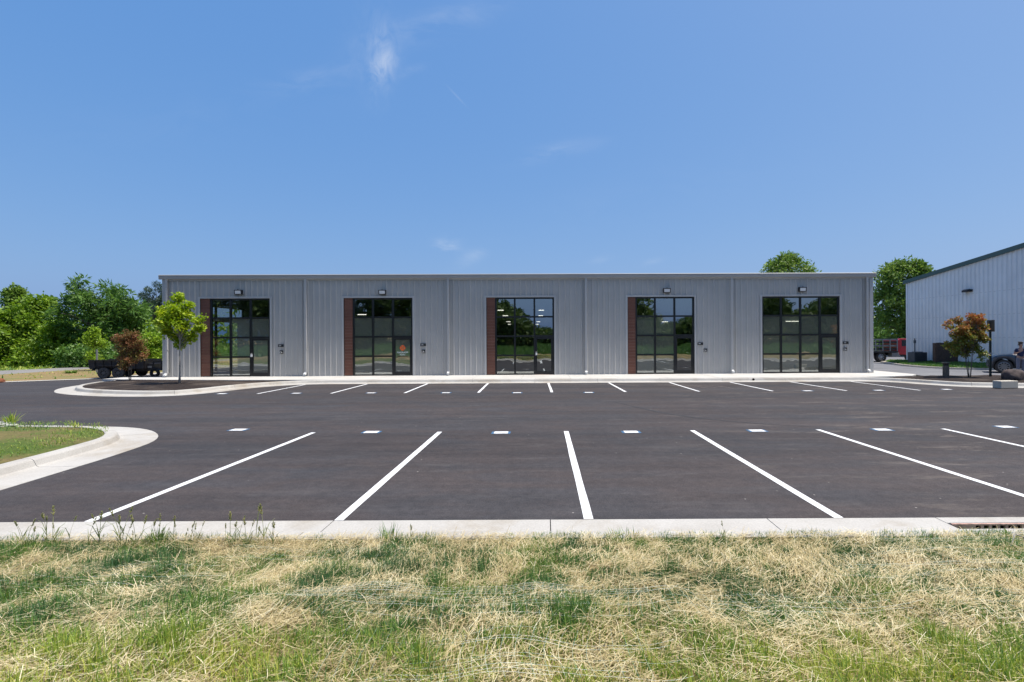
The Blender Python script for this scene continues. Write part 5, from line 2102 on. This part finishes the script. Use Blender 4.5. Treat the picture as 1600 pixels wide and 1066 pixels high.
x, y, _ = gnd(6, 663, .17)
rock('kerb_stone', 'flat pale stone slab on the far edge of the grass peninsula', 'stone', (x - .22, y, .175), .42, .20, .05, 9, M['walk'], .1, 3)
x, y, _ = gnd(22, 664, .17)
rock('kerb_stone', 'small pale stone beside the slab on the grass peninsula', 'stone', (x, y - .05, .165), .13, .08, .035, 10, M['walk'], .5, 3)
x, y, _ = gnd(3, 597, .03)
rock('clay_mound', 'rust red clod of clay on the verge at the left edge', 'clay', (x - .22, y, .06), .30, .25, .20, 12, M['clay'], .2, 3)
MB_ = MB().tube([(0, -.02, 0), (0, .05, 0)], .055, 12)
o = MB_.build('kerb_drain', M['hole_shade'])  # solid dark plug, coloured like the shade inside a drain hole
cx_ = gnd(1171.5, 591.5, .09)[0]
o.location = (cx_, FAR_Y + .628, .075)
tag(o, 'small near-black plug painting the shade of a drain hole in the walkway kerb face', 'drain')


# seed head stalks along the kerb at the left
def stalk_mesh(seed, h):
    rr = np.random.default_rng(seed)
    vs, q_, ti = [], [], []
    cnt_ = 0

    def rib(P, w, tint):
        nonlocal cnt_
        P = np.array(P)
        sd2 = np.array([w / 2, 0, 0])
        for s2 in (np.array([1., 0, 0]), np.array([0., 1., 0])):
            wv = np.linspace(1, .4, len(P))[:, None] * s2 * w / 2
            V_ = np.stack([P - wv, P + wv], 1).reshape(-1, 3)
            k = np.arange(len(P) - 1)[:, None] * 2 + cnt_
            q_.append(k + np.array([[0, 1, 3, 2]]))
            vs.append(V_)
            ti.append(np.full(len(V_), tint))
            cnt_ += len(V_)
    lean = rr.normal(0, .12, 2)
    pts = [np.array([lean[0] * t * t * h, lean[1] * t * t * h, t * h]) for t in np.linspace(0, 1, 6)]
    rib(pts, .0046, rr.uniform(.2, .7))
    for k in range(3):
        a = rr.uniform(0, 6.28)
        b = pts[0] + (pts[2] - pts[0]) * rr.random()
        l = h * rr.uniform(.25, .5)
        rib([b, b + np.array([math.cos(a) * l * .4, math.sin(a) * l * .4, l * .7]), b + np.array([math.cos(a) * l * .8, math.sin(a) * l * .8, l * .85])], .006, rr.uniform(0, .4))
    top = pts[-1]
    for k in range(22):
        t = rr.random()
        p = top + (pts[-3] - top) * t * .55
        a = rr.uniform(0, 6.28)
        l = rr.uniform(.008, .018) * (.5 + t)
        d = np.array([math.cos(a) * l * .7, math.sin(a) * l * .7, l * rr.uniform(.5, 1.4)])
        rib([p, p + d], .0075, rr.uniform(.45, 1))
    me_o = np_mesh('seed_stalk', np.concatenate(vs), [np.concatenate(q_)], M['seed'], attr=np.concatenate(ti))
    return me_o


protos = [stalk_mesh(200 + i, .26) for i in range(6)]
rs = random.Random(9)
spots = []
for i in range(66):
    px = abs(rs.gauss(0, 1)) * 150 + rs.uniform(0, 330) if i < 60 else rs.choice((560, 590, 610, 1130, 1275, 640))
    if px > 470 and i < 60:
        px = rs.uniform(10, 450)
    spots.append((px, rs.uniform(.12, .36) if i < 60 else rs.uniform(.12, .2)))
used = set()
for i, (px, h) in enumerate(spots):
    k = i % 6
    if k in used:
        o = protos[k].copy()
        COL.objects.link(o)
    else:
        o = protos[k]
        used.add(k)
    Y = rs.uniform(4.62, 4.86)
    X = (px - CX) / FPX * Y
    o.location = (X, Y, float(bank_z(np.array([X]), np.array([Y]))[0]) - .01)
    o.scale = (h / .26,) * 3
    o.rotation_euler = (0, 0, rs.uniform(0, 6))
    tag(o, 'thin grass stalk with a seed head standing up along the front kerb', 'grass stalk', 'seed head stalks along the front kerb')


def tuft(label, px, Y, n, h, spread, seed, mat='grass', w=(.004, .008), lean=.45, tint=(.15, .6), zz=None):
    rr = np.random.default_rng(seed)
    X = (px - CX) / FPX * Y
    a = rr.uniform(0, 6.283, n)
    r_ = spread * np.sqrt(rr.random(n))
    x, y = r_ * np.cos(a), r_ * np.sin(a) * .7
    V, Q, T, A = blades(n, x, y, np.zeros(n), h * rr.uniform(.5, 1.1, n), rr.uniform(*w, n), np.abs(rr.normal(lean, .25, n)), a + rr.normal(0, .5, n), rr.uniform(*tint, n))
    o = np_mesh('grass_tuft', V, [Q, T], M[mat], attr=A)
    z = float(bank_z(np.array([X]), np.array([Y]))[0]) - .012 if zz is None else zz
    o.location = (X, Y, z)
    return tag(o, label, 'grass tuft')


tuft('bushy bright green grass tuft growing tall over the front kerb at the left', 245, 4.80, 110, .17, .10, 1)
tuft('low dark green grass tuft at the left end of the front kerb', 45, 4.74, 130, .12, .28, 2)
tuft('spiky grey green tuft leaning over the kerb below the second stall line', 606, 4.80, 60, .20, .07, 3)
tuft('wide spiky grass tuft at the kerb below the third stall line', 975, 4.80, 130, .115, .17, 4)
tuft('small round grass tuft at the kerb left of the third stall line', 838, 4.83, 70, .06, .12, 5)
tuft('low ragged tuft at the kerb joint right of the third stall line', 1110, 4.78, 110, .09, .22, 6)
tuft('small bright green tuft left of the gutter grate', 1508, 4.80, 110, .07, .14, 7, tint=(.4, .8))
tuft('faint tuft at the kerb midway between the two right stall lines', 1240, 4.84, 70, .05, .22, 8)
tuft('small tuft at the foot of the kerb under the grey asphalt bay', 770, 4.84, 60, .05, .2, 11)
tuft('yellow green weed clump on the far kerb of the peninsula at the left edge', 15, gnd(15, 662, .17)[1], 70, .32, .12, 12, w=(.012, .022), tint=(.5, .95), zz=.15)
tuft('thin yellow weed sprig on the far kerb of the peninsula', 121, gnd(121, 666, .17)[1], 26, .22, .10, 14, w=(.008, .014), lean=.7, tint=(.6, 1), zz=.15)
x, y, _ = gnd(111, 584, 0)
tuft('round green weed clump on the dry verge left of the trailer', 111, y, 160, .34, .30, 15, w=(.03, .06), lean=.8, tint=(.2, .6), zz=0)

# broad leaved weed in front of the grate
wd = thing('broad_leaf_weed', 'broad leaved weed with arching leaves in front of the gutter grate', 'weed', ((1575 - CX) / FPX * 4.76, 4.76, .10))
for k, (a, l, w_, lift) in enumerate(((2.95, .20, .030, .45), (2.4, .11, .024, .8), (1.9, .13, .022, 1.2), (1.3, .14, .024, 1.2), (.7, .13, .022, 1.0), (.2, .15, .024, .6), (4.6, .09, .02, .7), (5.6, .12, .022, .6))):
    P = []
    for i in range(7):
        t = i / 6
        rr_ = l * t * (1 if lift < 1 else .6)
        z_ = l * lift * (t - .55 * t * t) * 1.4
        ww = w_ * (math.sin(math.pi * min(.97, t * .9 + .08)) ** .8) / 2
        P.append(((math.cos(a) * rr_ + math.sin(a) * ww, math.sin(a) * rr_ - math.cos(a) * ww, z_), (math.cos(a) * rr_ - math.sin(a) * ww, math.sin(a) * rr_ + math.cos(a) * ww, z_ + .004)))
    V = np.array([p for pr_ in P for p in pr_])
    Q = (np.arange(6)[:, None] * 2) + np.array([[0, 1, 3, 2]])
    np_mesh('weed_blade', V, [Q], M['weed'], wd, np.full(len(V), random.uniform(.1, .9)))
m = MB()
m.tube([(-.13, -.14, .04), (-.07, -.10, .10), (-.02, -.06, .125)], .006, 5)
m.tube([(-.02, -.06, .125), (.04, -.08, .11), (.045, -.09, .03)], .006, 5)
o = m.build('dry_stem', M['pale_bark'])
o.location = ((1575 - CX) / FPX * 4.72, 4.70, .10)
tag(o, 'bent dry pale stem lying before the broad leaved weed', 'twig')


# ------------------------------------------------------------------ person by the car
def skin_body(name, joints, edges, mat, parent, root=0, sub=2):
    me = bpy.data.meshes.new(name)
    me.from_pydata([j[0] for j in joints], edges, [])
    o = bpy.data.objects.new(name + '_tmp', me)
    COL.objects.link(o)
    md = o.modifiers.new('skin', 'SKIN')
    md.use_smooth_shade = True
    for v, j in zip(me.skin_vertices[0].data, joints):
        r_ = j[1]
        v.radius = (r_, r_) if not hasattr(r_, '__len__') else r_
        v.use_root = False
    me.skin_vertices[0].data[root].use_root = True
    sb = o.modifiers.new('sub', 'SUBSURF')
    sb.levels = sb.render_levels = sub
    dg = bpy.context.evaluated_depsgraph_get()
    dg.update()
    m2 = bpy.data.meshes.new_from_object(o.evaluated_get(dg))
    m2.name = name
    m2.materials.clear()
    m2.materials.append(mat)
    bpy.data.objects.remove(o)
    return put(name, m2, parent)


Yp = 26.5
Xp = (1594.5 - CX) / FPX * Yp
pe = thing('person', 'person in a dark blue top and grey trousers standing before the dark car', 'person', (Xp, Yp, .10), R(-20))
pe.scale = (.94, .94, .94)
# facing -y (towards the camera), left arm bent at the elbow
J = [((0, 0, .98), (.145, .105)), ((0, .01, 1.15), (.135, .10)), ((0, .01, 1.34), (.165, .105)), ((0, .0, 1.46), (.09, .075)), ((0, -.015, 1.54), (.055, .055)),
     ((0, -.02, 1.62), (.078, .09)), ((0, -.015, 1.71), (.078, .092)), ((0, -.005, 1.765), (.05, .06)),
     ((.10, 0, .90), (.088, .09)), ((.115, -.01, .50), (.062, .065)), ((.12, .02, .10), (.04, .045)), ((.13, -.07, .05), (.042, .035)), ((.135, -.16, .04), (.035, .025)),
     ((-.10, 0, .90), (.088, .09)), ((-.115, -.02, .50), (.062, .065)), ((-.125, .02, .10), (.04, .045)), ((-.135, -.07, .05), (.042, .035)), ((-.14, -.16, .04), (.035, .025)),
     ((.19, .0, 1.41), (.058, .058)), ((.25, .03, 1.14), (.044, .044)), ((.20, -.16, 1.02), (.032, .034)), ((.185, -.21, 1.0), (.035, .024)),
     ((-.19, .0, 1.41), (.058, .058)), ((-.27, .02, 1.16), (.044, .044)), ((-.20, -.20, 1.26), (.032, .034)), ((-.19, -.25, 1.28), (.035, .024))]
E = [(0, 1), (1, 2), (2, 3), (3, 4), (4, 5), (5, 6), (6, 7), (0, 8), (8, 9), (9, 10), (10, 11), (11, 12), (0, 13), (13, 14), (14, 15), (15, 16), (16, 17),
     (2, 18), (18, 19), (19, 20), (20, 21), (2, 22), (22, 23), (23, 24), (24, 25)]
for (hb, sgn_) in ((21, 1), (25, -1)):
    hp = Vector(J[hb][0])
    fw = (hp - Vector(J[hb - 1][0])).normalized()
    sd3 = Vector((1, 0, 0))
    for f_, (off_, ln) in enumerate(((-.026, .07), (-.009, .08), (.009, .076), (.026, .06))):
        a = hp + sd3 * off_ + fw * .035
        b = a + fw * ln * .55 + Vector((0, 0, -.008))
        c_ = b + fw * ln * .35 + Vector((0, 0, -.025))
        k0 = len(J)
        J += [(tuple(a), (.009, .009)), (tuple(b), (.0085, .0085)), (tuple(c_), (.007, .007))]
        E += [(hb, k0), (k0, k0 + 1), (k0 + 1, k0 + 2)]
    k0 = len(J)
    a = hp - sd3 * .035 * sgn_
    J += [(tuple(a), (.011, .011)), (tuple(a + fw * .045 - sd3 * .018 * sgn_), (.009, .009))]
    E += [(hb, k0), (k0, k0 + 1)]
body = skin_body('body', J, E, M['skin'], pe)
grow = lambda ids, g: [(J[i][0], tuple(r_ + g for r_ in J[i][1])) for i in ids]
JS = grow([1, 2, 3, 18, 22], .016)
JS.append(((0, 0, .97), (.165, .125)))
JS += [((.225, .015, 1.25), (.064, .064)), ((-.235, .01, 1.27), (.064, .064))]
JS[2] = ((0, 0, 1.475), (.078, .07))
skin_body('shirt', JS, [(5, 0), (0, 1), (1, 2), (1, 3), (1, 4), (3, 6), (4, 7)], M['shirt'], pe, 1)
JT = [((0, 0, 1.0), (.155, .118))] + grow([8, 9, 13, 14], .018) + [((.12, .02, .09), (.066, .07)), ((-.125, .02, .09), (.066, .07))]
skin_body('trousers', JT, [(0, 1), (1, 2), (2, 5), (0, 3), (3, 4), (4, 6)], M['trouser'], pe, 0)
skin_body('hair', [((0, .02, 1.66), (.075, .085)), ((0, .012, 1.735), (.088, .10)), ((0, .0, 1.79), (.06, .075))], [(0, 1), (1, 2)], M['hair'], pe, 1)
for s_ in (-1, 1):
    skin_body('shoe', [((s_ * .125, .03, .05), (.05, .05)), ((s_ * .132, -.08, .045), (.05, .042)), ((s_ * .14, -.18, .035), (.042, .03))], [(0, 1), (1, 2)], M['shoe'], pe, 1)
    e = MB().lathe([(.001, -.008), (.009, -.004), (.011, .004), (.001, .008)], 8, 'Y', (s_ * .033, -.112, 1.685))
    e.build('eye', M['dark'], pe)
    skin_body('ear', [((s_ * .082, 0, 1.64), .012), ((s_ * .088, .008, 1.68), .016)], [(0, 1)], M['skin'], pe, 0, 1)
skin_body('nose', [((0, -.108, 1.685), .010), ((0, -.125, 1.645), .015)], [(0, 1)], M['skin'], pe, 0, 1)
MB().box(-.025, .025, -.110, -.100, 1.598, 1.606).build('mouth', M['clay'], pe)
